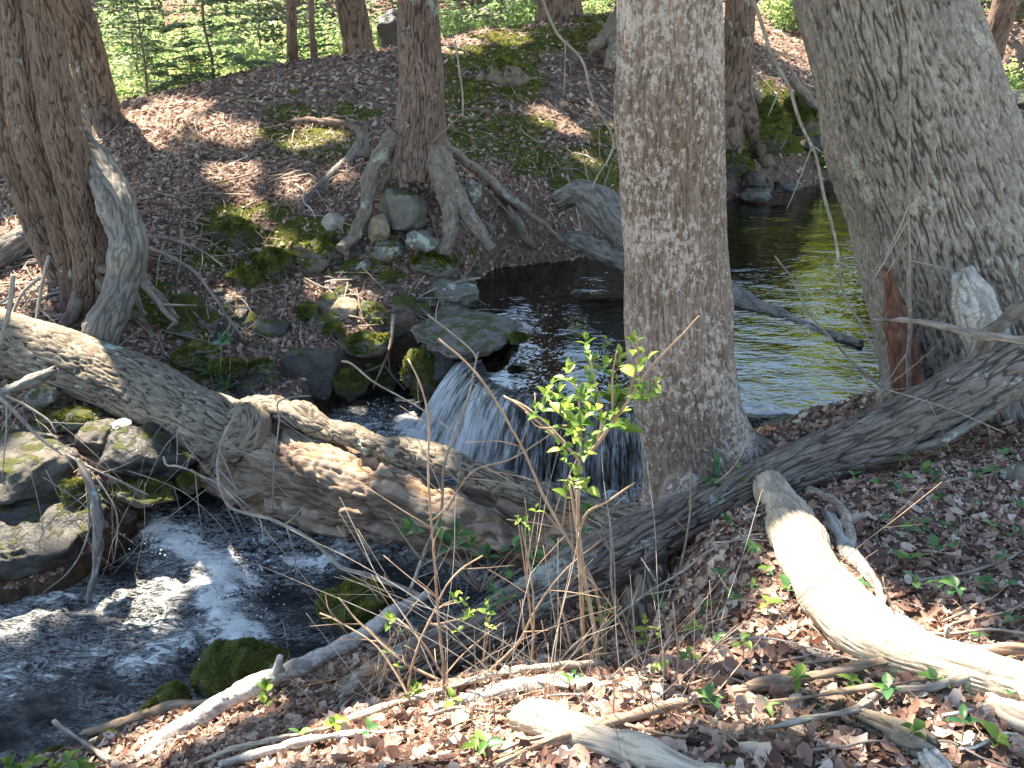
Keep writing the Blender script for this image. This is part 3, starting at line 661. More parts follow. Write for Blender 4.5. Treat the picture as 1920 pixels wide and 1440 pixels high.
cc = cc[keepc][:ncl]
LQ = []; lc = []
nl_ = 34
for i in range(len(cc)):
    a = rng.uniform(0, 6.28); d = np.array([math.cos(a), math.sin(a), rng.uniform(-.25, .1)]); sd = np.cross(d, [0, 0, 1.]); sd /= np.linalg.norm(sd)
    u = rng.uniform(-.5, .5, nl_); v2 = rng.normal(0, .17, nl_)
    pos = cc[i] + d * u[:, None] * .9 + sd * v2[:, None] + np.array([0, 0, 1.]) * rng.normal(0, .07, nl_)[:, None]
    LQ.append(pos); lc.append(np.full(nl_, i))
LQ = np.concatenate(LQ); lc = np.concatenate(lc)
# leave the gaps through which the sun reaches the lit places
ok = np.ones(len(LQ), bool)
for c, r in zip(SC_, SR):
    q = LQ - c; al = q @ S0; dd = np.linalg.norm(q - al[:, None] * S0[None], axis=1)
    ok &= dd > r * (1.12 + .42 * fbm(LQ * 2.4, 2, 5)) + .05
LQ = LQ[ok]; lc = lc[ok]; n = len(LQ)
def quads(P, size, asp, flat=.35):
    n = len(P); nrm = np.c_[rng.normal(0, flat, n), rng.normal(0, flat, n), np.ones(n)]; nrm /= np.linalg.norm(nrm, axis=1)[:, None]
    a = rng.uniform(0, 6.28, n); t1 = np.stack([np.cos(a), np.sin(a), 0 * a], -1); t1 -= nrm * (t1 * nrm).sum(1)[:, None]; t1 /= np.linalg.norm(t1, axis=1)[:, None]
    t2 = np.cross(nrm, t1); s = (size * rng.uniform(.6, 1.3, n))[:, None]
    V = np.stack([P - t1 * s, P + t2 * s * asp * 1.0 - t1 * s * .2, P + t1 * s, P - t2 * s * asp + t1 * s * .1], 1)
    return V.reshape(-1, 3), np.arange(n * 4).reshape(n, 4)
tops = np.array([t_[1] for t_ in TREES])
dst = np.linalg.norm(LQ[:, None, :2] - tops[None, :, :2], axis=2)
own_c = {}
cl_own = np.argmin(np.linalg.norm(cc[:, None, :2] - tops[None, :, :2], axis=2), axis=1); own = cl_own[lc]
for k, (o, tp_, up) in enumerate(TREES):
    sel = own == k
    if sel.sum() < 5: continue
    V, F = quads(LQ[sel], .112, .58)
    mk('crown', V, F, M['canopy'], o, smooth=False, attrs={'rnd': np.repeat(rng.uniform(size=sel.sum()), 4)})
    cs_ = np.nonzero(cl_own == k)[0]; rng.shuffle(cs_); geo = []
    for ci in cs_[:26]:
        tgt = cc[ci]
        if np.linalg.norm(tgt[:2] - tp_[:2]) > 7: continue
        f0 = rng.uniform(0, 1); st = up[0] * (1 - f0) + up[-1] * f0 if len(up) > 1 else tp_
        st = up[0] + (up[-1] - up[0]) * rng.uniform(.3, 1)
        mid = (st + tgt) / 2 + np.array([0, 0, .25]); q0, q1 = st, tgt
        # a limb must not shade the lit spots
        seg = q0 + (q1 - q0) * np.linspace(0, 1, 12)[:, None]; bad = False
        qq = seg[:, None] - SC_[None]; al = qq @ S0; dd = np.linalg.norm(qq - al[..., None] * S0, axis=2)
        if (dd < SR[None] * .9).any(): continue
        geo.append(tube([st, mid, tgt], [.045, .03, .01], 5, .4, seed=int(ci)))
    if geo: put('limbs', join(geo), M['hemlock2'], o)['kind'] = 'stuff'

# ---------------------------------------------------------------- fallen wood
def log(name, label, cat, pts, r, mat, disp, Y0=None, Y1=None, ns=24, ds=.03, seed=0, group=None, lift=0.0, jag=.3, wob=0.0, rf=None, base=None):
    k = np.linspace(0, 1, len(pts)); rp = np.interp(k, np.linspace(0, 1, len(r)), r)
    if Y0 is None: P = np.array([W(*q) if len(q) > 2 else G(q[0], q[1] + .55 * e) for q, e in zip(pts, rp)])
    else: P = tr(pts, Y0, Y1)
    rr = np.array([rad(p, q) for p, q in zip(P, rp)])
    for i, q in enumerate(pts):
        if Y0 is None and len(q) == 2: P[i, 2] += rr[i] * .6 + lift
    o = put(name, tube(P, rr, ns, ds, disp=disp, seed=seed, wob=wob, jag=jag, rfun=rf), mat, None, origin=P[len(P) // 2] - np.array([0, 0, rr[len(P) // 2]]))
    return tag(o, label, cat, group)
fl_ = thing('fallen_log', 'long fallen log lying across the stream, furrowed at one end and rotten at the other', 'log', W(430, 860, 4.55))
P = tr([(-160,600,5.5),(0,640,5.25),(110,672,5.12),(250,726,4.93),(350,780,4.76),(415,812,4.65),(450,830,4.6)]); rr = [rad(p, q) for p, q in zip(P, [60,62,60,60,62,66,60])]
put('bark_trunk', tube(P, rr, 170, .012, disp=ridge(.016, .022, .14, .35, .26, twist=.22, lump=.02), seed=21), M['log'], fl_)
def cavit(c, TH, S, L, off=0.0):
    c = c + off
    w_ = np.stack([pn(c * 4, 3), pn(c * 4, 4), pn(c * 2, 5)], -1); q = c / np.array([.05, .05, .34]) + .8 * w_; n = np.abs(pn(q, 51)); m = np.abs(pn(c / np.array([.022, .022, .4]) + w_, 56)); n2 = pn(c / np.array([.17, .17, .42]), 52)
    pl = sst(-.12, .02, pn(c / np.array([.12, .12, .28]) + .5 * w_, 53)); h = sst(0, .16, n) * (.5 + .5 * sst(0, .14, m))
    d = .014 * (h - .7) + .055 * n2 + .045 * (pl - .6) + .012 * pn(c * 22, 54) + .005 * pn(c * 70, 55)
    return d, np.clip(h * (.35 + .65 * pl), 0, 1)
P = tr([(425,870,4.55),(500,880,4.42),(620,915,4.2),(760,950,3.98),(900,985,3.8),(1050,1015,3.58),(1180,1035,3.4),(1260,1060,3.3)]); rr = [rad(p, q) for p, q in zip(P, [50,68,74,72,68,64,58,50])]
put('rotten_trunk', tube(P, rr, 200, .012, disp=cavit, seed=22, jag=.5), M['rot'], fl_)
for k, (pts, r, m, nm) in enumerate([
   ([(430,790,4.62),(490,768,4.55),(560,778,4.42),(625,806,4.3),(690,832,4.18),(800,858,4.0),(900,893,3.82),(1010,930,3.65),(1120,960,3.5),(1240,985,3.35)], [30,26,22,21,22,24,26,26,26,26], 'log', 'rolled_bark_edge'),
   ([(505,800,4.42),(470,812,4.42),(438,838,4.44),(410,866,4.46),(398,895,4.5),(415,925,4.45)], [20,34,32,28,24,16], 'log', 'burl'),
   ([(470,768,4.52),(480,800,4.42),(458,835,4.40),(425,850,4.45)], [24,30,30,20], 'log', 'burl')]):
    P = tr(pts); rr = [rad(p, q) for p, q in zip(P, r)]
    put(nm, tube(P, rr, 56, .012, disp=ridge(.010, .025, .08, 1, .36, lump=.03, lw=.12), seed=80 + k), M[m], fl_)
log('leaning_log', 'dark bark log slanting from the grey tree past the maple foot down to the bank', 'log',
    [(1990,655,3.5),(1900,695,3.42),(1750,770,3.32),(1600,835,3.22),(1450,895,3.12),(1300,962,2.98),(1150,1040,2.82),(1000,1120,2.66),(880,1190,2.54),(760,1255,2.44),(650,1320,2.36)],
    [48,52,50,46,46,47,48,47,46,43,36], M['diag'], ridge(.014, .024, .15, .6, .28, twist=.25, lump=.025), ns=180, ds=.009, seed=23)
log('bleached_log', 'bright bleached barkless log curving down the leafy right bank', 'log',
    [(1440, 912, 2.98), (1470, 960, 2.78), (1498, 1020), (1530, 1090), (1590, 1160), (1680, 1215), (1780, 1250), (1900, 1292), (2010, 1340)],
    [26,42,46,50,58,56,50,48,46], M['pale'], ridge(.004, .014, .34, .15, .12, lump=.020, lw=.16), ns=150, ds=.010, seed=24)
log('cut_log', 'short sawn log with grey bark end half buried in sunlit leaves', 'log', [(985, 1352), (1060, 1368), (1150, 1395), (1260, 1428), (1350, 1455)], [31,35,30,24,18], M['pale'], ridge(.004, .013, .3, .15, .14, lump=.022, lw=.10), ns=60, ds=.012, seed=25)
log('hanging_limb', 'broken silver limb hanging down against the leaning brown clump', 'limb',
    [(150,265,6.1),(175,300,6.0),(205,350,5.85),(228,410,5.7),(240,470,5.6),(228,530,5.5),(205,590,5.4),(190,640,5.32),(178,690,5.25)],
    [18,26,33,36,34,34,33,30,16], M['grey'], ridge(.016, .028, .12, .9, .4, lump=.035, lw=.18), ns=90, ds=.014, seed=26, jag=1.2)
bl = thing('birch_branch', 'thick pale branch with a broken side stub reaching from the bank over mossy stones', 'branch', W(240, 1450, 2.2))
P = tr([(225,1460,2.28),(300,1398,2.36),(380,1345,2.45),(430,1308,2.5),(520,1268,2.55),(600,1232,2.6),(680,1190,2.66),(740,1148,2.74),(800,1115,2.85)]); rr = [rad(p, q) for p, q in zip(P, [22,21,20,18,17,16,15,14,9])]
put('stem', tube(P, rr, 30, .014, disp=ridge(.004, .03, .03, .8, .3, lump=.014, lw=.09), seed=27, jag=.3), M['birch'], bl)
for pts, r in (([(518,1270,2.55),(522,1250,2.54),(525,1232,2.53)], [12,9,6]), ([(420,1312,2.5),(422,1303,2.48)], [10, 7])):
    P = tr(pts); put('stub', tube(P, [rad(p, q) for p, q in zip(P, np.linspace(r[0], r[-1], len(P)))], 12, .012, seed=3, jag=.4), M['birch'], bl)
LW = [
 ('curved_driftwood', 'pale mossy driftwood curving out from behind the maple above the pool', 'log', [(1050,375,7.5),(1085,362,7.45),(1120,378,7.35),(1160,420,7.2),(1210,470,7.0)], [18,24,30,34,34], 'grey', 50),
 ('sunken_log', 'dark grey log end lying at the pool edge under the driftwood', 'log', [(1065,448,7.35),(1110,462,7.2),(1170,485,7.05),(1230,510,6.9)], [16,22,26,26], 'grey', 40),
 ('leaning_log', 'long dark tapering log leaning out over the reflecting pool behind the maple', 'log', [(1340,540,6.9),(1380,568,6.7),(1440,592,6.45),(1500,615,6.2),(1560,632,5.95),(1612,644,5.75)], [34,29,21,17,12,7], 'grey', 60),
 ('broken_stub', 'upright splintered reddish stub beside the broad grey tree', 'stump', [(1712,770,3.95),(1700,700,3.98),(1690,640,4.0),(1675,570,4.02),(1664,508,4.05)], [30,28,24,18,11], 'red', 50),
 ('lichened_stub', 'pale lichen covered broken stub resting against the foot of the grey tree', 'stump', [(1870,700,3.6),(1852,640,3.62),(1830,580,3.65),(1806,525,3.7)], [36,38,36,24], 'birch', 60),
 ('rotten_block', 'short rotten wood block under the slanting dark log near its middle', 'log', [(1195,1075,2.85),(1215,1120,2.75),(1225,1160,2.68)], [50,56,40], 'log', 60),
 ('lower_rotten_log', 'second rotten log end lying dark beneath the slanting log', 'log', [(1080,1075,3.05),(1160,1110,2.95),(1240,1150,2.85)], [40,44,40], 'rot', 60),
 ('old_log', 'half buried reddish log below the bank lip under shrub stems', 'log', [(830, 1330), (930, 1300), (1050, 1285), (1130, 1300)], [12,15,16,13], 'birch', 30),
 ('mossy_stick', 'short moss covered stick on the slope right of the straddling roots', 'stick', [(950,395),(968,425),(985,452),(1000,465)], [9,11,10,7], 'root', 16),
 ('dark_stick', 'short dark brown log above the mossy stick right of the hemlock', 'stick', [(925,352),(948,372),(972,390)], [11,12,9], 'hemlock2', 16),
 ('thick_root_stub', 'dark upright broken stub on the knoll left of the straddling hemlock', 'stump', [(682,290,7.5),(681,262,7.5),(679,236,7.5)], [14,12,10], 'grey', 24),
 ('knoll_branch', 'dark fallen branch lying on the yellow moss left of the stub', 'branch', [(540,234),(575,231),(610,233),(650,236),(672,246)], [8,9,9,8,7], 'hemlock2', 14),
 ('curved_branch', 'grey crooked branch trailing from the stub down the knoll', 'branch', [(678,268),(660,292),(632,318),(605,350),(580,372),(563,398)], [9,9,8,9,8,4], 'grey', 14),
 ('pale_branch', 'bent pale branch lying behind the slanting log on the leafy right bank', 'branch', [(1490,912),(1530,925),(1572,955),(1590,985),(1594,1030)], [10,10,10,9,7], 'pale', 14),
 ('lichened_branch', 'grey lichened branch lying right of the bleached log', 'branch', [(1555,975),(1585,1030),(1620,1070),(1645,1110),(1655,1165)], [12,13,12,10,8], 'birch', 14),
 ('broken_bough', 'small dark barked log among leaves below the long smooth sticks', 'log', [(1615,1352),(1660,1368),(1710,1388),(1740,1402)], [18,20,20,17], 'log', 30),
 ('short_log', 'short grey log end pointing out of the leaves near the lower right corner', 'log', [(1728, 1390), (1745, 1425), (1765, 1470)], [18,20,20], 'birch', 30),
 ('bark_slab', 'bright slab of bark in the right corner below the bleached log', 'bark', [(1850, 1320), (1900, 1345), (1980, 1375)], [22,30,30], 'pale', 30),
 ('white_branch', 'twisted white branch lying in the leaves left of the long sticks', 'branch', [(1270,1308),(1310,1316),(1352,1312),(1385,1305),(1425,1318),(1475,1330)], [9,12,11,11,9,6], 'pale', 16),
 ('grey_fork', 'grey forked bough leaning up from the slanting log at the right edge', 'branch', [(1820,690,3.45),(1842,650,3.42),(1858,622,3.4),(1885,595,3.36),(1925,570,3.3),(1980,550,3.25)], [16,17,16,14,13,12], 'grey', 24),
 ('straight_branch', 'smooth straight grey branch crossing in front of the grey tree', 'branch', [(1636,597,3.5),(1660,600,3.47),(1720,605,3.38),(1790,618,3.28),(1860,632,3.2),(1960,648,3.05)], [3.5,5,6.5,8,8.5,9], 'twig', 14),
 ('water_stick', 'brown stick lying just above the water in front of the mossy stone', 'stick', [(86,1396,2.9),(160,1375,2.86),(240,1350,2.82),(300,1330,2.78),(345,1322,2.76),(410,1318,2.72)], [5,7,8,10,9,6], 'tan', 12),
 ('forked_twig', 'dark bent twig rising from the lower left water edge', 'twig', [(102,1353,2.6),(140,1378,2.5),(190,1415,2.35),(230,1440,2.25)], [4,5,6,6], 'twig', 8),
 ('dead_root', 'thick dark dead root hanging down into the stream at left', 'root', [(146,862,3.95),(166,905,3.85),(180,950,3.8),(185,1010,3.72),(180,1065,3.66),(163,1135,3.55)], [6,8,9,8,7,3], 'grey', 14),
 ('broken_branch', 'short stout branch resting its cut end against the fallen log at left', 'branch', [(-60,765,4.6),(0,742,4.6),(50,718,4.6),(103,694,4.62)], [15,13,12,9], 'grey', 16),
 ('old_log', 'old grey furrowed log lying among sticks at the far left', 'log', [(-60,520,6.3),(0,475,6.5),(60,435,6.75),(110,405,7.0)], [22,24,20,14], 'grey', 40),
 ('long_stick', 'longest smooth brown stick running over the leaves to the right edge', 'stick', [(930, 1462), (1040, 1405), (1160, 1365), (1280, 1335), (1430, 1302), (1560, 1278), (1700, 1256), (1890, 1240), (1990, 1242)], [8,9,9,10,11,10,9,10,9], 'tan', 16),
 ('long_stick', 'slightly thinner grey stick below the longest brown one at the right edge', 'stick', [(1400, 1395), (1500, 1375), (1600, 1345), (1650, 1320), (1740, 1305), (1850, 1283), (1980, 1270)], [4,6,7,8,8,9,9], 'twig', 14),
 ('thin_stick', 'thin stick between the two long sticks at lower right', 'stick', [(1330, 1345), (1450, 1336), (1580, 1325), (1700, 1305), (1800, 1280), (1890, 1250)], [3,4,4.5,4.5,5,6], 'tan', 10),
 ('pale_stick', 'long pale stick lying along the bank lip under the shrub stems', 'stick', [(372, 1445), (440, 1420), (540, 1398), (640, 1370), (740, 1335), (830, 1308), (930, 1280), (1030, 1268), (1120, 1262)], [4,5.5,6,6,6,6.5,7,8,6], 'pale', 14),
 ('pale_stick', 'second pale stick nearer the corner among sunlit leaves at lower left', 'stick', [(420, 1450), (520, 1418), (640, 1400), (760, 1392)], [7,8,6,4], 'birch', 12),
 ('grey_stick', 'grey stick rising out of the log shadow under the slanting log at right', 'stick', [(1385,1030,2.6),(1430,985,2.7),(1480,960,2.8)], [4,6,5], 'twig', 10),
 ('branch_stub', 'short grey branch under the slanting log beside the seedlings', 'branch', [(1635,868,3.25),(1700,845,3.2),(1760,830,3.15),(1830,790,3.2),(1860,770,3.2)], [8,9,9,9,8], 'grey', 14),
 ('upright_peg', 'short upright peg with a pale tip on the bleached log', 'stick', [(1768,1240,1.92),(1772,1210,1.92),(1777,1172,1.92)], [6.5,6,6], 'birch', 12),
]
for k, (nm, lb, ct, pts, r, m, ns) in enumerate(LW):
    rmax = max(r)
    log(nm, lb, ct, pts, r, M[m], ridge(.0006 * min(rmax, 22), .02 + .0004 * rmax, .14, .8, .38, lump=.0011 * min(rmax, 18), lw=.14), ns=ns, ds=.015, seed=100 + k, jag=.7, wob=.008, lift=.03 if 'stick' in nm and 'dark' not in nm and 'mossy' not in nm else 0)

# dark hollow floor objects: leafless undergrowth along the left bank
BR = [
 ('dead_branch', 'long bare branch arching from the left edge down over the dark rocks', [(-30,720),(0,747),(27,773),(67,813),(103,840),(147,862),(180,880),(233,907),(277,927)], 4.1, 3.9, 5.5, 2.5),
 ('dead_branch', 'thin bare branch just above the long arching one at the left edge', [(12,742),(47,763),(90,790),(105,812)], 4.2, 4.1, 4, 2),
 ('dead_branch', 'thin drooping branch beside the hanging root, curving to the water', [(168,880),(168,960),(166,1000),(150,1040),(125,1075),(80,1110)], 3.9, 3.6, 2.8, 1.6),
 ('dead_branch', 'thin straight drooping branch right of the hanging root', [(150,870),(175,895),(200,930),(218,965),(220,1010),(212,1055)], 3.95, 3.7, 3, 1.6),
 ('dead_branch', 'forked bare branch hanging below the burl of the fallen log', [(307,857),(312,870),(330,870),(353,877),(383,893),(413,907),(443,930),(480,960)], 3.9, 3.6, 3.2, 2),
 ('dead_branch', 'bare twig hanging straight down under the furrowed log', [(333,803),(332,840),(330,868)], 4.1, 3.9, 2, 1.4),
 ('dead_branch', 'bare twig bent towards the burl under the furrowed log', [(377,830),(360,850),(348,877)], 4.1, 3.9, 2, 1.4),
 ('long_branch', 'long curved grey branch sweeping in front of the burl to the pale branch', [(450,763),(423,813),(408,863),(412,910),(430,947),(470,965),(510,972),(567,1000),(617,1040),(640,1063),(697,1077),(750,1097),(790,1118)], 3.9, 2.9, 3.2, 6.5),
 ('dead_branch', 'straight thin stem standing before the rolled bark edge', [(583,742),(550,746),(520,758),(523,790),(518,847),(509,960)], 4.0, 3.7, 2, 2),
 ('woody_shoot', 'longest straight tan stem slanting across the waterfall', [(822,635),(873,677),(913,723),(963,810),(1007,907),(1036,960),(1070,1020),(1090,1050),(1117,1110),(1133,1210),(1147,1357)], 2.5, 2.08, 2.6, 5),
 ('woody_shoot', 'grey thin stem slanting above the waterfall lip', [(802,590),(840,620),(887,660),(893,676)], 2.6, 2.6, 2.4, 2),
 ('woody_shoot', 'grey stem standing before the left side of the waterfall', [(897,660),(880,720),(858,800),(837,873),(826,960),(800,1027),(766,1118)], 2.65, 2.75, 2.2, 4.5),
 ('woody_shoot', 'straight brown budded stem left of the waterfall reaching the leaves', [(765,672),(783,713),(800,797),(803,880),(808,960),(813,1027),(823,1160),(832,1260),(828,1383)], 2.15, 1.98, 2.2, 4.2),
 ('woody_shoot', 'arching grey stem crossing low before the wet rocks', [(640,677),(657,680),(700,710),(750,740),(800,773),(853,813)], 2.8, 2.8, 3, 1.6),
 ('woody_shoot', 'thin stem rising to the right before the falling water', [(837,957),(887,883),(957,863),(1010,833),(1060,800)], 2.7, 2.7, 3, 1.6),
 ('woody_shoot', 'stiff short stem before the dark middle of the waterfall', [(945,743),(977,760),(1033,810),(1085,862)], 2.25, 2.12, 2, 3.4),
 ('woody_shoot', 'pale pink arching stem in full sun over the dark water', [(905,1042),(870,1065),(840,1100),(817,1147),(790,1193),(770,1243),(762,1290)], 2.1, 2.02, 2, 3),
 ('woody_shoot', 'orange tipped straight stem in front of the slanting log', [(1127,1012),(1053,1083),(1003,1147),(973,1200),(930,1245),(883,1287)], 2.15, 2.05, 1.8, 5),
 ('woody_shoot', 'sunlit stem leaning left among the tangle at the bank lip', [(745,1160),(790,1200),(827,1260),(853,1310),(880,1343)], 2.1, 1.95, 2.2, 4),
 ('woody_shoot', 'low stem with new leaves leaning left over the mossy stone', [(635,1120),(665,1155),(693,1183),(723,1213),(770,1247),(827,1277)], 2.2, 2.05, 2, 4),
 ('woody_shoot', 'thin stem crossing low over the pale branch', [(600,1150),(640,1167),(700,1207),(740,1260),(770,1310)], 2.2, 2.0, 2, 3),
 ('arching_shoot', 'tan stem arching from the tangle right to the bleached log', [(930,1283),(1040,1257),(1073,1227),(1160,1150),(1203,1117),(1280,1070),(1333,1030),(1423,1002),(1463,1008)], 2.08, 2.6, 4, 2.5),
 ('woody_shoot', 'grey upright stem before the slanting log below the maple', [(1143,968),(1143,1030),(1143,1077),(1155,1150)], 2.4, 2.35, 2.5, 3.5),
 ('woody_shoot', 'bare pale stem right of the leafy shrub base', [(1043,1107),(1060,1173),(1073,1223)], 2.2, 2.1, 2.4, 3),
 ('woody_shoot', 'slender upright stem with a leafy tip left of the leafy shrub', [(978,985),(990,1070),(1000,1160),(1000,1260),(994,1330)], 2.1, 1.98, 1.8, 3.6),
 ('woody_shoot', 'dark thin stem at the foot of the maple', [(1295,880),(1290,960),(1280,1040),(1262,1120)], 2.9, 2.7, 2, 4),
 ('woody_shoot', 'curved thin stem rising by the maple roots', [(1400,790),(1398,830),(1370,880),(1340,905)], 3.0, 3.0, 1.8, 2),
 ('woody_shoot', 'bud tipped thin stem before the bleached log', [(1655,1082),(1668,1130),(1685,1180),(1692,1255)], 1.95, 1.88, 1.8, 2.4),
 ('woody_shoot', 'upright dead stem near the long sticks at the bottom', [(1262,1130),(1268,1230),(1265,1340),(1285,1400)], 1.9, 1.75, 2, 3.4),
 ('hanging_twig', 'pale broken twig hanging in front of the mossy knoll', [(853,75),(860,120),(867,170),(868,222)], 5.6, 5.6, 3, 2.6),
 ('hanging_branch', 'long thin drooping branch left of the maple trunk', [(1008,-20),(1045,60),(1090,110),(1110,180),(1140,235),(1150,268),(1140,300),(1120,330),(1110,352)], 4.4, 4.3, 4.6, 1.8),
 ('hanging_branch', 'long drooping branch falling over the reflecting pool', [(1405,-20),(1430,50),(1450,110),(1480,170),(1500,230),(1530,300),(1548,380),(1570,470),(1583,540),(1600,583),(1633,647),(1663,693),(1672,740)], 4.3, 3.9, 5.5, 3.5),
 ('hanging_branch', 'thin dark branch rising from the bank over the pool', [(1453,480),(1483,520),(1513,580),(1547,623),(1597,677),(1662,733)], 4.2, 3.95, 2, 3.6),
 ('slim_sapling', 'thin brown sapling rising in front of the broad grey tree', [(1708,-30),(1704,120),(1703,320),(1703,480),(1706,610),(1704,760)], 3.3, 3.9, 3, 6),
 ('red_vine', 'thin red stem crossing low between the maple and the grey tree', [(1365,738),(1450,733),(1640,730),(1700,742),(1800,775),(1885,812)], 3.3, 3.1, 1.4, 1.8),
 ('dead_branch', 'bare pale stick leaning against the fallen log at far left', [(25,515),(15,590),(0,650)], 5.0, 4.9, 6, 6),
 ('dead_branch', 'forked pale stick standing in sun left of the leaning clump', [(92,480),(78,540),(68,605)], 5.6, 5.3, 5, 4),
 ('dead_branch', 'thin pale stick slanting left of the leaning clump', [(75,520),(40,550),(20,600)], 5.5, 5.3, 4, 4),
 ('bare_root', 'bare grey root fan above the mossy bank right of the hanging limb', [(268,460),(320,480),(365,510),(400,555),(430,600),(455,632)], 6.5, 5.7, 5, 2.5),
 ('bare_root', 'upper bare grey root running right of the hanging limb', [(265,440),(320,450),(380,470),(420,500)], 6.7, 6.4, 4, 2),
 ('bare_root', 'thick bare root below the hanging limb bend', [(265,530),(290,560),(315,590),(332,605)], 5.9, 5.75, 9, 5),
 ('fallen_twig', 'long grey twig running over the leaves above the square wet stone', [(640,607),(700,592),(760,575),(800,550),(860,528),(900,522)], 6.3, 6.5, 4, 2.5),
 ('fallen_twig', 'grey twig slanting from the leaves to the wet rocks', [(738,590),(733,640),(718,690),(700,730)], 6.1, 5.7, 5, 2.5),
]
EXTRA = rng
for k, (nm, lb, pts, Y0, Y1, r0, r1) in enumerate(BR):
    P = tr(pts, Y0, Y1); rr = np.array([rad(p, q) for p, q in zip(P, np.linspace(r0, r1, len(P)))]) * (.66 if 'hanging' in nm else .75)
    m = M['tan'] if nm in ('woody_shoot', 'arching_stem', 'red_vine', 'slim_sapling') and 'grey' not in lb else M['twig']
    o = thing(nm, lb, nm.split('_')[-1], P[0] if P[0][2] < P[-1][2] else P[-1])
    put('stem', tube(P, rr, 9, .02, disp=ridge(.0008, .01, .03), seed=k, wob=.012), m, o)
    L = plen(P); s_ = np.linspace(0, L, 60); Q, qr = resample(P, rr, s_)
    nb_ = int(L / (.4 if 'hanging' in nm or 'sapling' in nm else .16))
    for j in range(min(nb_, 9)):
        i = random.randint(8, 55); d = (Q[min(i + 1, 59)] - Q[i - 1]); d /= np.linalg.norm(d)
        if Q[-1][2] < Q[0][2] and nm in ('woody_shoot', 'arching_stem'): d = -d
        sd = rng.normal(size=3); sd[1] *= .5; sd -= d * (sd @ d); sd /= np.linalg.norm(sd); ln = random.uniform(.05, .20) * (1 if Y0 < 3.3 else 1.5)
        q = [Q[i], Q[i] + (d * .6 + sd * .7) * ln * .5, Q[i] + (d * .8 + sd * 1.0) * ln + rng.normal(0, .01, 3)]
        put('side_twig', tube(q, [qr[i] * .6, qr[i] * .45, qr[i] * .25], 5, .03, seed=k * 10 + j, wob=.006), m, o)

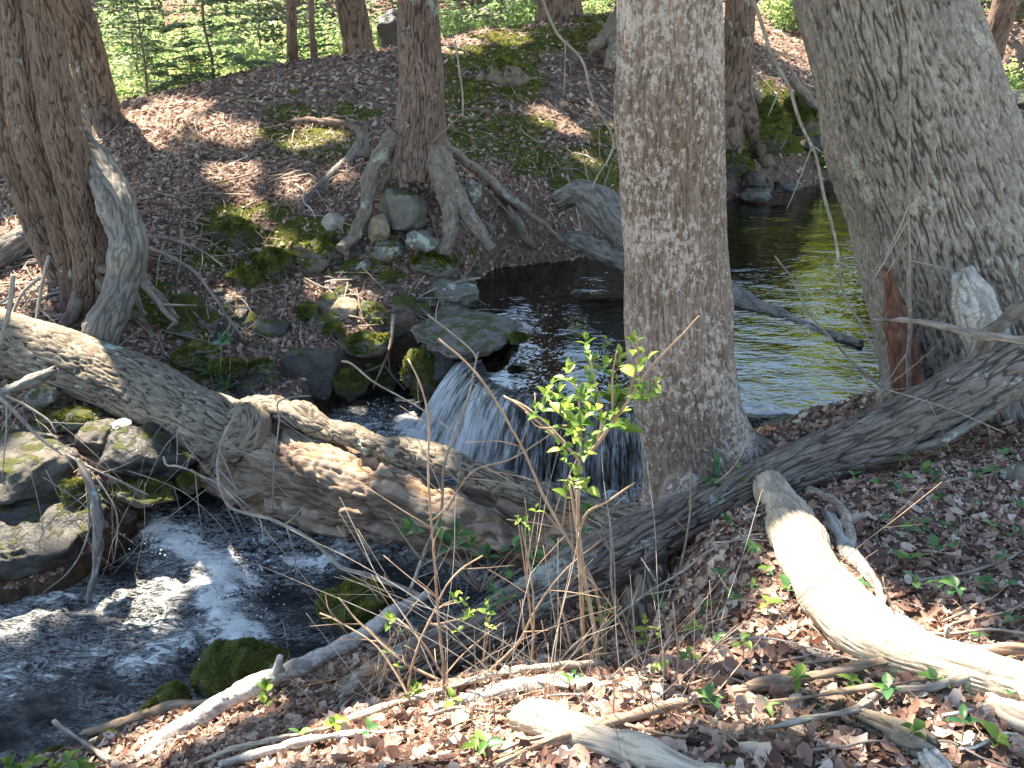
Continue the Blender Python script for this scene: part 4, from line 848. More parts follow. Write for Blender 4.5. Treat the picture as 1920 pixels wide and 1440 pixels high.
# ---------------------------------------------------------------- rocks
def rock_geo(seed, sx, sy, sz, sub=4, cuts=7, rough=.10, box=False):
    r_ = np.random.default_rng(seed); v, f = ICO[sub]; v = v.copy()
    if box: v = np.sign(v) * np.abs(v) ** .35; v /= np.abs(v).max(0)
    for _ in range(cuts):
        n = r_.normal(size=3); n /= np.linalg.norm(n); d = r_.uniform(.62, .88); q = v @ n
        v = v - n[None] * (np.maximum(q - d, 0) * .92)[:, None]
    v = v * (1 + rough * fbm(v * 1.6, 4, seed % 50))[:, None] + .03 * pn(v * 5, seed % 40)[:, None] + .016 * pn(v * 14, seed % 40)[:, None]
    return v * np.array([sx, sy, sz]), f
ROCKS = [
 # name, label, px, py, w, h, material, seed, box, Y(None=ground), squash
 ('boulder', 'large rounded grey boulder held between the hemlock roots', 756, 398, 84, 84, 'rock_slab', 1, 0, 6.95),
 ('stone', 'small tan stone left of the boulder under the roots', 712, 430, 40, 50, 'rock_tan', 2, 0, 6.8),
 ('stone', 'lichened stone right below the boulder', 792, 452, 56, 38, 'rock_lich', 3, 0, 6.65),
 ('stone', 'pale lichened stone directly below the tan stone', 726, 470, 62, 34, 'rock_lich', 4, 0, 6.6),
 ('stone', 'pale cracked cream stone left of the curving root', 627, 421, 44, 36, 'rock_pale', 5, 0, None),
 ('stone', 'oblong greenish stone right of the straddling roots', 885, 362, 34, 48, 'rock_lich', 6, 0, 7.2),
 ('stone', 'small grey green pointed stone below the curving root tip', 684, 503, 38, 30, 'rock_lich', 7, 0, None),
 ('stone', 'brown stone with mossy top left of the wet rock slab, topmost', 728, 528, 62, 34, 'rock_half', 8, 0, None),
 ('stone', 'brown flat stone beside the grey green pointed stone', 712, 505, 36, 26, 'rock_half', 9, 0, None),
 ('mossy_boulder', 'rounded mossy brown boulder left of the curving root tip', 592, 482, 92, 62, 'rock_half', 10, 0, None),
 ('mossy_boulder', 'bright green mossy hump beside the rounded brown boulder', 512, 492, 78, 56, 'rock_moss', 11, 0, None),
 ('mossy_boulder', 'green mossy hump at the left edge of the moss bank', 440, 440, 80, 58, 'rock_moss', 12, 0, None),
 ('mossy_boulder', 'mossy hump with a pale stone below it', 460, 522, 62, 44, 'rock_moss', 13, 0, None),
 ('stone', 'tan round stone beside the leafy hollow above the wet rocks', 650, 581, 50, 40, 'rock_tan', 14, 0, None),
 ('stone', 'small mossy stone left of the round tan stone', 580, 587, 48, 34, 'rock_moss', 15, 0, None),
 ('stone', 'low mossy stone right of the round tan stone', 705, 588, 52, 26, 'rock_half', 16, 0, None),
 ('stone', 'small half mossy stone below the round tan stone', 629, 626, 42, 34, 'rock_moss', 17, 0, None),
 ('stone', 'long dark mossy stone above the dark pool', 690, 645, 84, 42, 'rock_half', 18, 0, 5.85),
 ('stone_block', 'square cut dark wet stone block standing at the water', 588, 697, 94, 74, 'rock_dark', 19, 1, 5.62),
 ('stone', 'wedge shaped mossy stone right of the square block', 660, 722, 64, 52, 'rock_moss', 20, 0, 5.55),
 ('stone', 'flat mossy stone left of the square block', 482, 690, 62, 24, 'rock_half', 21, 0, 5.6),
 ('stone', 'dark block under the flat mossy stone', 470, 722, 90, 44, 'rock_dark', 22, 0, 5.5),
 ('stone', 'greenish flat stone beside the log top', 375, 672, 100, 40, 'rock_half', 23, 0, 5.5),
 ('stone', 'mossy stone pile end above the fallen log', 420, 690, 70, 34, 'rock_moss', 24, 0, 5.45),
 ('slab_rock', 'big flat grey slab jutting over the stream above the waterfall', 885, 618, 186, 62, 'rock_slab', 25, 0, 5.85),
 ('stone', 'dark wet rock face under the grey slab', 832, 680, 84, 80, 'rock_dark', 26, 0, 5.72),
 ('stone', 'mossy wet rock beside the top of the fall', 795, 700, 92, 84, 'rock_moss', 27, 0, 5.7),
 ('stone', 'mossy tip at the end of the grey slab', 970, 634, 36, 18, 'rock_moss', 28, 0, 5.6),
 ('stone', 'pale lichened rock behind the grey slab at the pool edge', 850, 550, 92, 54, 'rock_lich', 29, 0, 6.5),
 ('stone', 'mossy rock low behind the twigs above the slab', 810, 500, 90, 52, 'rock_half', 30, 0, 6.75),
 ('boulder', 'huge dark boulder under the fallen log at left', 270, 852, 190, 110, 'rock_dark', 31, 0, 4.5),
 ('boulder', 'wide dark boulder at the left edge over the water', 20, 890, 250, 120, 'rock', 32, 0, 4.3),
 ('boulder', 'dark rock at the waterline at the left edge', 60, 1000, 260, 110, 'rock_dark', 33, 0, 4.05),
 ('stone', 'brown angular stone under the log beside the huge dark boulder', 195, 825, 90, 62, 'rock', 34, 0, 4.6),
 ('stone', 'pale small stone under the fallen log', 226, 796, 36, 20, 'rock_pale', 35, 0, 4.62),
 ('stone', 'greenish stone below the left end of the fallen log', 78, 745, 60, 40, 'rock_lich', 36, 0, 4.8),
 ('stone', 'long olive stone under the fallen log at left', 130, 786, 110, 36, 'rock_half', 37, 0, 4.72),
 ('stone', 'sunlit yellow moss topped rock beside the hanging root', 140, 925, 46, 60, 'rock_moss', 38, 0, 4.0),
 ('stone', 'mossy stone low at the water under the log', 355, 905, 44, 40, 'rock_moss', 39, 0, 4.3),
 ('stone', 'dark mossy ledge left of the small mossy stone under the log', 270, 922, 130, 44, 'rock_half', 40, 0, 4.25),
 ('mossy_boulder', 'round mossy boulder in the stream below the rotten log', 672, 1138, 130, 76, 'rock_moss', 41, 0, 3.2),
 ('mossy_boulder', 'biggest mossy boulder with a flat green top by the pale branch', 455, 1262, 156, 110, 'rock_moss', 42, 0, 2.98),
 ('mossy_boulder', 'low dark mossy boulder joined to the biggest one', 540, 1298, 130, 90, 'rock_half', 43, 0, 2.82),
 ('mossy_boulder', 'small mossy boulder awash left of the biggest one', 318, 1318, 96, 54, 'rock_moss', 44, 0, 2.85),
 ('stone', 'dark moss flecked rock under the pale branch', 470, 1378, 130, 86, 'rock_half', 45, 0, 2.6),
 ('stone', 'white rounded stone at the lower left shore', 193, 1408, 70, 38, 'rock_pale', 46, 0, 2.55),
 ('stone', 'flat mossy stone left of the white one', 100, 1420, 62, 20, 'rock_moss', 47, 0, 2.5),
 ('stone', 'small moss topped stone behind the white one', 208, 1383, 44, 22, 'rock_moss', 48, 0, 2.6),
 ('stone', 'dark mossy stone in front of the white one', 196, 1432, 56, 34, 'rock_half', 49, 0, 2.42),
 ('stone', 'grey round stone at the far bank of the reflecting pool', 1414, 341, 46, 34, 'rock', 50, 0, 10.2),
 ('stone', 'flat pale wet stone below the round one at the far bank', 1417, 366, 56, 20, 'rock_slab', 51, 0, 10.0),
 ('stone', 'black wet stone right of the two at the far bank', 1468, 350, 44, 20, 'rock_dark', 52, 0, 10.1),
 ('stone', 'grey stone in the leaves on the sunlit far shore', 1530, 270, 50, 34, 'rock', 53, 0, 10.5),
 ('stone', 'small grey stone above the sunlit far shore', 1512, 232, 28, 20, 'rock', 54, 0, 10.6),
 ('stone', 'dark wet rock at the side spill right of the maple', 1490, 812, 110, 62, 'rock_dark', 55, 0, 4.45),
 ('stone', 'dark ledge rock under the spill by the maple root', 1430, 830, 70, 50, 'rock_dark', 56, 0, 4.3),
 ('boulder', 'mossy stone knob on the upper knoll under overhanging moss', 950, 140, 76, 50, 'rock_half', 57, 0, None),
 ('stone', 'pale stone in the mossy hollow on the upper knoll', 905, 145, 30, 16, 'rock_tan', 58, 0, None),
 ('mossy_boulder', 'mossy bank boulder below the reddish tree', 1430, 250, 90, 100, 'rock_moss', 59, 0, 9.75),
 ('mossy_boulder', 'deep green mossy boulder right behind the maple edge', 1370, 285, 70, 70, 'rock_moss', 60, 0, 9.7),
 ('mossy_boulder', 'sunlit mossy boulder at the right of the mossy bank', 1500, 215, 70, 60, 'rock_moss', 61, 0, 10.4),
 ('boulder', 'pale boulder beyond the crest between the trunks', 912, 40, 60, 44, 'rock', 62, 0, 17.0),
 ('boulder', 'dark boulder beyond the crest right of the crest tree', 735, 70, 60, 80, 'rock_dark', 63, 0, 16.0),
 ('boulder', 'brown boulder half hidden behind green shrubs past the crest', 512, 60, 60, 44, 'rock_dark', 64, 0, 21.0),
 ('boulder', 'grey boulder at the far stream seen past the saplings', 345, 135, 60, 30, 'rock_dark', 65, 0, 19.0),
 ('boulder', 'blue grey boulder low past the crest left of the saplings', 235, 130, 40, 20, 'rock_dark', 66, 0, 20.0),
 ('boulder', 'shadowy flat rock by the far stream at the upper right', 1895, 190, 90, 36, 'rock_dark', 67, 0, 14.0),
 ('stone', 'pale flat rock on the far shore at the right edge', 1905, 218, 70, 20, 'rock', 68, 0, 12.6),
 ('stone', 'pebble sized grey stone on the leafy bank right of the bleached log', 1810, 1157, 26, 20, 'rock_pale', 69, 0, None),
 ('stone', 'grey rock at the right edge beside the slanting log', 1905, 920, 60, 90, 'rock_lich', 70, 0, 2.9),
]
for nm, lb, px, py, w_, h_, mt, sd, bx, Y in ROCKS:
    if Y is None: g = G(px, py + h_ * .35); Y = g[1] + .05
    c = W(px, py, Y); d = depth(c) / FPX; sx, sz = w_ * d * .56, h_ * d * .60
    sy = (sx + sz) * .5
    sub = 5 if w_ > 85 else 4
    if 'slab' in nm: sz *= .55; sy *= 1.7
    if nm == 'stone_block': sy *= .8; sx*=.95
    v, f = rock_geo(sd, sx, sy, sz, sub, 11 if not bx else 3, .17 if not bx else .06, bool(bx))
    if nm == 'stone_block': 
        a = -.35; v = np.c_[v[:, 0] * math.cos(a) - v[:, 1] * math.sin(a), v[:, 0] * math.sin(a) + v[:, 1] * math.cos(a), v[:, 2]]
    if sz < sx: pass
    o = mk(nm, v + c, f, M[mt], None, origin=c - np.array([0, 0, sz]))
    tag(o, lb, 'rock' if 'boulder' not in nm else 'boulder')
    if mt in ('rock_moss', 'rock_half') and Y < 12:
        a_ = v[f]; fn = np.cross(a_[:, 1] - a_[:, 0], a_[:, 2] - a_[:, 0]); ar = np.linalg.norm(fn, axis=1); fn /= ar[:, None] + 1e-12
        pr = ar * np.clip(fn[:, 2] + (.35 if mt == 'rock_moss' else -.15), 0, 1); nbl = int(min(9000, (2600 if mt == 'rock_moss' else 1500) * (w_ / 70) ** 1.5))
        fi = rng.choice(len(f), nbl, p=pr / pr.sum()); bb = rng.dirichlet((1, 1, 1), nbl); Pm = (a_[fi] * bb[:, :, None]).sum(1) + c; nn_ = fn[fi]
        kp = fbm(Pm * 11, 3, 70) > (-.28 if mt == 'rock_moss' else -.02); Pm = Pm[kp]; nn_ = nn_[kp]; q_ = len(Pm)
        hh = rng.uniform(.5, 1.4, q_)[:, None] * .0022 * Y; ss = rng.normal(size=(q_, 3)); ss -= nn_ * (ss * nn_).sum(1)[:, None]; ss /= np.linalg.norm(ss, axis=1)[:, None]; ss *= .0009 * Y
        Vm = np.stack([Pm - ss, Pm + ss, Pm + (nn_ + rng.normal(0, .5, (q_, 3))) * hh], 1).reshape(-1, 3)
        mo_ = mk('moss', Vm, np.arange(q_ * 3).reshape(q_, 3), M['mossblade'], o, attrs={'rnd': np.repeat(np.clip(.45 + .9 * fbm(Pm * 14, 2, 61) + rng.normal(0, .18, q_), 0, 1), 3)}); mo_['kind'] = 'stuff'

# the tumble of small stones on the far bank and the left bank
SM = []
LM2 = [(540,720,'by the square wet stone'),(640,590,'round the tan stone'),(400,700,'above the furrowed log'),(350,560,'below the mossy bank'),(780,620,'left of the grey slab'),(700,690,'over the dark pool'),(460,600,'in the leafy hollow'),(860,560,'at the pool edge behind the slab'),
 (60,780,'under the log at the left edge'),(200,800,'under the middle of the furrowed log'),(300,880,'near the burl'),(80,930,'on the waterline boulder'),(180,940,'beside the hanging root'),(650,500,'by the pointed grey green stone'),(730,460,'under the boulder in the roots'),(850,470,'under the right hand roots')]
def near2(px, py, L=None): return min(L or LM2, key=lambda q: (q[0] - px) ** 2 + (q[1] - py) ** 2)[2]
for k in range(140):
    if k >= 110: px, py = np.interp(k, [110, 139], [-20, 380]) + random.uniform(-10, 10), np.interp(k, [110, 139], [1085, 925]) + random.uniform(-22, 10); lb, gp = 'dark wet waterline stone', 'waterline stones'
    elif k < 60: px, py = random.uniform(300, 900), random.uniform(540, 760); lb, gp = 'small dark mossy stone in the tumble', 'tumbled stones on the far bank'
    elif k < 90: px, py = random.uniform(-10, 340), random.uniform(730, 960); lb, gp = 'small dark stone among the twigs', 'tumbled stones on the left bank'
    else: px, py = random.uniform(580, 900), random.uniform(400, 540); lb, gp = 'small stone lying on the slope', 'stones below the roots'
    g = G(px, py); w_ = random.uniform(14, 42) * (1.45 if k < 60 else 1); d = depth(g) / FPX
    if poly_sd(g[:1], g[1:2], LO)[0] < -.12 or poly_sd(g[:1], g[1:2], UP)[0] < -.05: continue
    sx, sz = w_ * d * .55, w_ * d * random.uniform(.3, .5); v, f = rock_geo(700 + k, sx, sx * random.uniform(.7, 1.1), sz, 2 if w_ < 30 else 4, 10, .15)
    o = mk('stone', v + g, f, M[random.choice(['rock_dark', 'rock_half', 'rock', 'rock_half', 'rock_moss'])], None, origin=g - np.array([0, 0, sz * .4])); tag(o, lb + ', ' + near2(px, py), 'rock', gp + ' ' + near2(px, py))

# ---------------------------------------------------------------- leaf litter, twiglets, moss tufts
def leaf_templates(nt, nv, lobed, curl):
    out = []
    for k in range(nt):
        r_ = np.random.default_rng(200 + k); th = np.linspace(0, 2 * np.pi, nv, endpoint=False)
        if lobed and k % 2: rr = .62 + .38 * np.cos(th * (5 if k % 4 == 1 else 3) + r_.uniform(-.3, .3)) * r_.uniform(.5, .9) + r_.normal(0, .06, nv)
        else: rr = 1 / np.sqrt(np.cos(th) ** 2 + (np.sin(th) / .52) ** 2) + r_.normal(0, .04, nv)
        x, y = rr * np.cos(th), rr * np.sin(th); x = np.r_[0, x]; y = np.r_[0, y]
        curl_ = curl; curl = curl_ * (.35 if k % 3 == 0 else 1); a, b, c = r_.uniform(.1, 1.0) * curl, r_.uniform(-.4, .9) * curl, r_.uniform(-.5, .5) * curl
        z = a * y * y + b * x * x * .5 + c * x * y + r_.normal(0, .12 * curl, len(x)); z[0] -= .12 * curl
        V = np.c_[x * (1 - .15 * a), y * (1 - .35 * a), z] * .5
        curl = curl_; F = np.array([[0, 1 + i, 1 + (i + 1) % nv] for i in range(nv)]); out.append((V, F))
    return out
def scatter_leaves(P, size, tpl, tilt=.5, smin=.6, smax=1.3, lift=.004):
    n = len(P); k = rng.integers(0, len(tpl), n); VV, FF, off = [], [], 0
    e = .03; dx = (gz(P[:, 0] + e, P[:, 1]) - gz(P[:, 0] - e, P[:, 1])) / (2 * e); dy = (gz(P[:, 0], P[:, 1] + e) - gz(P[:, 0], P[:, 1] - e)) / (2 * e)
    N = np.c_[-np.clip(dx, -2, 2), -np.clip(dy, -2, 2), np.ones(n)]; N /= np.linalg.norm(N, axis=1)[:, None]
    N += rng.normal(0, tilt, (n, 3)); N /= np.linalg.norm(N, axis=1)[:, None]
    A = rng.normal(size=(n, 3)); A -= N * (A * N).sum(1)[:, None]; A /= np.linalg.norm(A, axis=1)[:, None]; B = np.cross(N, A)
    s = size * rng.uniform(smin, smax, n)
    P = P + N * (lift + rng.uniform(0, .2, n) * s)[:, None]; nv = len(tpl[0][0]); rn = rng.uniform(size=n) ** .78; RR = []
    for t_ in range(len(tpl)):
        m = k == t_; tv, tf = tpl[t_]
        if not m.any(): continue
        V = P[m][:, None] + s[m][:, None, None] * (tv[None, :, :1] * A[m][:, None] + tv[None, :, 1:2] * B[m][:, None] + tv[None, :, 2:3] * N[m][:, None])
        VV.append(V.reshape(-1, 3)); c = m.sum(); FF.append((tf[None] + (np.arange(c) * nv)[:, None, None] + off).reshape(-1, 3)); off += c * nv
        RR.append(np.repeat(rn[m], nv))
    return np.concatenate(VV), np.concatenate(FF), np.concatenate(RR)
def ground_pts(n, x0, x1, y0, y1, mossk=.85, water=.01):
    x = rng.uniform(x0, x1, n); y = rng.uniform(y0, y1, n)
    k = (np.abs(x) < 1.5 + .75 * y)
    x, y = x[k], y[k]
    su, sl = poly_sd(x, y, UP), poly_sd(x, y, LO); k = (su > water) & (sl > water); x, y, su, sl = x[k], y[k], su[k], sl[k]
    z = gz(x, y); P = np.c_[x, y, z]
    mm = mossmap(P); wt_ = np.clip(1 - sst(.25, 0, sl) * .8 * (y > 4.5), .1, 1)
    k = rng.uniform(size=len(x)) > mossk * mm; k &= rng.uniform(size=len(x)) < wt_
    return P[k], mm[k]
T16 = leaf_templates(10, 14, True, 1.0); T8 = leaf_templates(8, 7, True, 1.1); T5 = leaf_templates(6, 4, False, 1.2)
PA, _ = ground_pts(52000, -3.2, 4.2, .75, 4.6)
PB, _ = ground_pts(60000, -6.5, 6.5, 4.4, 9.2, .8)
PC, _ = ground_pts(42000, -10, 10, 9.0, 15.5, .7)
PD, _ = ground_pts(42000, -18, 18, 15, 34, .2)
# the leaves that show largest are objects of their own, children of the ground
dist = np.hypot(PA[:, 0], PA[:, 1]); px_, py_ = toP(PA); inv = (px_ > 0) & (px_ < 1920) & (py_ > 700) & (py_ < 1440)
big = np.nonzero(inv & (rng.uniform(size=len(PA)) < .5))[0]; big = big[np.argsort(dist[big])][:900]; big = rng.choice(big, 300, replace=False)
bm_ = []
for k in range(10):
    me_o = mk('fallen_leaf', T16[k][0], T16[k][1], M['dleaf'], ground); me_o.location = (0, 0, 0); bm_.append(me_o)
for j, i in enumerate(big):
    o = bm_[j] if j < 10 else bm_[j % 10].copy()
    if j >= 10: C.objects.link(o); o.parent = ground
    p = PA[i]; s = rng.uniform(.06, .105); o.location = (p[0], p[1], p[2] + .014); o.scale = (s, s, s); o.rotation_euler = (rng.normal(0, .45), rng.normal(0, .45), rng.uniform(0, 6.28))
V, F, rn = zip(*[scatter_leaves(np.delete(PA, big, 0), .046, T16, .42, .4, 1.6), scatter_leaves(PB, .062, T8, .42)])
F = np.concatenate([F[0], F[1] + len(V[0])]); V = np.concatenate(V); rn = np.concatenate(rn)
tag(mk('leaf_litter', V, F, M['litter'], attrs={'rnd': rn}, smooth=False), 'brown and tan dead leaves covering banks and knoll', kind='stuff')
PE, _ = ground_pts(60000, -3, 4, .8, 4.6); PF, _ = ground_pts(40000, -6, 6, 4.5, 9, .6)
V, F, rn = zip(*[scatter_leaves(PE, .017, T5, .6, .4, 1.5, .012), scatter_leaves(PF, .028, T5, .6, .4, 1.4, .014)])
F = np.concatenate([F[0], F[1] + len(V[0])]); V = np.concatenate(V); rn = np.concatenate(rn)
tag(mk('leaf_crumbs', V, F, M['litter'], attrs={'rnd': np.clip(rn + .08, 0, 1)}, smooth=False), 'broken crumbs of dead leaves between the whole leaves', kind='stuff')
V, F, rn = zip(*[scatter_leaves(PC, .085, T5, .4), scatter_leaves(PD, .17, T5, .4)])
F = np.concatenate([F[0], F[1] + len(V[0])]); V = np.concatenate(V); rn = np.concatenate(rn)
tag(mk('leaf_litter', V, F, M['litter'], attrs={'rnd': rn}, smooth=False), 'dead leaves covering the far slopes beyond the knoll', kind='stuff')
# twiglets and needles
def strips(P, ln, wd, upz=.15, mm=None):
    n = len(P); a = rng.uniform(0, 6.28, n); e = .04
    dx = (gz(P[:, 0] + e, P[:, 1]) - gz(P[:, 0] - e, P[:, 1])) / (2 * e); dy = (gz(P[:, 0], P[:, 1] + e) - gz(P[:, 0], P[:, 1] - e)) / (2 * e)
    dx = np.clip(dx, -2, 2); dy = np.clip(dy, -2, 2)
    d = np.c_[np.cos(a), np.sin(a), dx * np.cos(a) + dy * np.sin(a) + rng.normal(0, upz, n)]; L = ln * rng.uniform(.3, 1.3, n); L = L[:, None]
    s = np.c_[-np.sin(a), np.cos(a), -dx * np.sin(a) + dy * np.cos(a)] * (wd * rng.uniform(.6, 1.3, n))[:, None]
    b = P + np.array([0, 0, 1.]) * rng.uniform(.004, .03, n)[:, None]; bend = np.c_[rng.normal(0, .12, (n, 2)), np.abs(rng.normal(0, .08, n))] * L
    V = np.stack([b - d * L / 2 - s, b - d * L / 2 + s, b + bend + s, b + bend - s, b + d * L / 2 + s * .4, b + d * L / 2 - s * .4], 1)
    o = np.arange(n)[:, None] * 6; F = np.concatenate([o + np.array([0, 1, 2, 3]), o + np.array([3, 2, 4, 5])])
    return V.reshape(-1, 3), F
Ps = []
for args, ln, wd in (((2600, -3.2, 4.2, .75, 4.6, .3), .10, .0011), ((7000, -6.5, 6.5, 4.4, 9.4, .2), .20, .0022), ((4500, -9, 9, 9, 15, .2), .30, .0035), ((1500, -6, 6, 4.6, 9, .1), .5, .004)):
    P, _ = ground_pts(*args); Ps.append(strips(P, ln, wd))
V = np.concatenate([p[0] for p in Ps]); o_ = np.cumsum([0] + [len(p[0]) for p in Ps]); F = np.concatenate([p[1] + o_[i] for i, p in enumerate(Ps)])
tag(mk('twiglets', V, F, M['straw'], attrs={'rnd': np.repeat(rng.uniform(size=len(V) // 6), 6)}), 'fine dead twigs and needles strewn over the leaves', kind='stuff')
# moss tufts
x = rng.uniform(-6.5, 7, 330000); y = rng.uniform(4.3, 13.5, 330000); P = np.c_[x, y, gz(x, y)]; mm = mossmap(P)
k = (rng.uniform(size=len(x)) < mm * .9) & (poly_sd(x, y, UP) > -.02) & (poly_sd(x, y, LO) > 0); P = P[k]; n = len(P)
a = rng.uniform(0, 6.28, n); hh = rng.uniform(.008, .024, n) * (P[:, 1] / 8); wv_ = np.c_[np.cos(a), np.sin(a), 0 * a] * (.0045 * P[:, 1] / 7)[:, None]
tipv = P + np.c_[rng.normal(0, .5, (n, 2)) * hh[:, None], hh]; V = np.stack([P - wv_, P + wv_, tipv], 1).reshape(-1, 3)
cl = np.clip(.5 + .9 * fbm(P * 9, 2, 60) + rng.normal(0, .18, n), 0, 1)
tag(mk('moss_tufts', V, np.arange(n * 3).reshape(n, 3), M['mossblade'], attrs={'rnd': np.repeat(cl, 3)}), 'soft yellow green moss over the knoll and banks', kind='stuff')

LM3 = [(300,260,'near the foot of the left brown tree'),(450,220,'on the sunlit middle of the knoll'),(620,180,'on the upper knoll left of the hemlock'),(400,400,'on the lower left knoll above the moss'),(560,420,'by the crooked grey branch'),(700,520,'below the straddling roots'),(950,250,'on the mossy slope right of the hemlock'),(1020,400,'by the curved driftwood'),(900,140,'on the upper mossy knoll'),(480,580,'in the leafy hollow below the moss'),(330,560,'beside the bare root fan'),
 (40,400,'at the far left above the old log'),(120,480,'left of the leaning clump'),(40,560,'at the left edge above the fallen log'),(180,560,'at the foot of the leaning clump')]
LMK = [(1470,960,'beside the upper end of the bleached log'),(1600,1130,'right of the bend of the bleached log'),(1700,880,'below the slanting log near the grey tree'),(1860,920,'by the lichened rock at the right edge'),(1780,1040,'on the leafy slope behind the bleached log'),(1880,1150,'at the right edge above the long sticks'),
 (1400,1100,'in the hollow left of the bleached log'),(1300,1210,'right of the leafy shrub base'),(1620,1300,'between the long sticks and the bleached log'),(1420,1360,'below the longest stick'),(1750,1400,'near the short log in the lower right corner'),(1370,920,'at the maple foot beside the slanting log'),(880,1400,'in the sunlit leaves left of the cut log'),(640,1390,'beside the pale stick at the bank lip'),(1110,1260,'under the leafy shrub')]
def near(px, py): return min(LMK, key=lambda q: (q[0] - px) ** 2 + (q[1] - py) ** 2)[2]
# scattered sticks on the ground, each its own
for k in range(90):
    if k < 34: px, py = random.uniform(900, 1910), random.uniform(900, 1430)
    elif k < 64: px, py = random.uniform(260, 1140), random.uniform(150, 640)
    else: px, py = random.uniform(-10, 240), random.uniform(330, 620)
    c = G(px, py)
    if poly_sd(c[:1], c[1:2], UP)[0] < .05 or poly_sd(c[:1], c[1:2], LO)[0] < .05 or c[1] > 13: continue
    a = random.uniform(-.6, .6) if k < 34 or k > 63 else random.uniform(-1.3, 1.3)
    L = random.uniform(.16, .5) * (1 if k < 34 else 1.8); d = np.array([math.cos(a), math.sin(a)])
    rr = random.uniform(.0022, .0055) * (1 if k < 34 else 1.8); q = []
    for t_ in np.linspace(-.5, .5, 5):
        xy = c[:2] + d * L * t_ + rng.normal(0, .012 * L / .3, 2); q.append([xy[0], xy[1], 0])
    q = np.array(q); q[:, 2] = np.maximum(gz(q[:, 0], q[:, 1]), np.linspace(gz(q[:1, 0], q[:1, 1])[0], gz(q[-1:, 0], q[-1:, 1])[0], 5)) + rr + .016
    o = put('ground_stick', tube(q, [rr, rr * 1.05, rr, rr * .8, rr * .5], 8, .03, disp=ridge(rr * .12, .01, .04), seed=k, wob=.012), random.choice([M['twig'], M['tan'], M['grey'], M['birch']]), None, origin=q[2])
    wh = near(px, py) if k < 34 else near2(px, py, LM3)
    tag(o, 'loose dead stick lying on the leaves ' + wh, 'stick', 'loose sticks ' + wh)
    0 and (['thin dead stick lying loose on the leaf litter of the near bank', 'dead stick lying loose on the leafy knoll slope', 'dead stick lying in the heap of sticks left of the leaning clump'][0 if k < 34 else 1 if k < 64 else 2], 'stick', ['loose sticks on the near bank', 'loose sticks on the knoll', 'loose sticks at the far left'][0 if k < 34 else 1 if k < 64 else 2])

# ---------------------------------------------------------------- green plants
def leaf_mesh(name, mat, wr=.42, fold=.25, droop=.35, nseg=5):
    V, F = [], []
    for i in range(nseg + 1):
        t_ = i / nseg; w_ = wr * (math.sin(math.pi * t_ ** .8) ** .8) * .5 if 0 < i < nseg else .004
        z = -droop * (t_ - .2) ** 2
        V += [(t_, -w_, z + fold * w_), (t_, 0, z), (t_, w_, z + fold * w_)]
    for i in range(nseg):
        a = i * 3; F += [(a, a + 3, a + 4, a + 1), (a + 1, a + 4, a + 5, a + 2)]
    o = mk(name, V, F, mat); me = o.data; bpy.data.objects.remove(o); return me
LMG = [leaf_mesh('leaf', M['green'], .52, .5, .3), leaf_mesh('leaf', M['green'], .6, .9, .15), leaf_mesh('leaf', M['green'], .46, .3, .6)]
LMD = [leaf_mesh('leaf', M['greenD'], .5, .3, .3), leaf_mesh('leaf', M['greenD'], .62, .4, .1), leaf_mesh('leaf', M['greenD'], .42, .5, .5)]
def add_leaf(parent, p, d, s, meshes, up=(0, 0, 1), roll=0.0):
    o = bpy.data.objects.new('leaf', random.choice(meshes)); C.objects.link(o); o.parent = parent
    d = Vector(d).normalized(); q = d.to_track_quat('X', 'Z'); m = q.to_matrix().to_4x4() @ Matrix.Rotation(roll, 4, 'X')
    o.matrix_basis = Matrix.Translation(Vector([float(a - b) for a, b in zip(p, parent.location)])) @ m @ Matrix.Scale(float(s), 4)
    return o
def leafy_tip(parent, p, d, n, s, meshes, spread=.03):
    """opposite pairs of leaves along a shoot tip, the last pair upright and folded"""
    d = np.asarray(d, float); d /= np.linalg.norm(d)
    a = rng.normal(size=3); a -= d * (a @ d); a /= np.linalg.norm(a); b = np.cross(d, a)
    for i in range(n):
        u, v = (a, b) if i % 2 == 0 else (b, -a); q = p + d * spread * i; k = i / max(n - 1, 1)
        for sg in (1, -1):
            dr = u * sg * (1.1 - .75 * k) + d * (.25 + 1.0 * k) + rng.normal(0, .15, 3)
            add_leaf(parent, q, dr, s * (1 - .35 * k) * random.uniform(.8, 1.15), meshes, roll=random.uniform(-.4, .4))
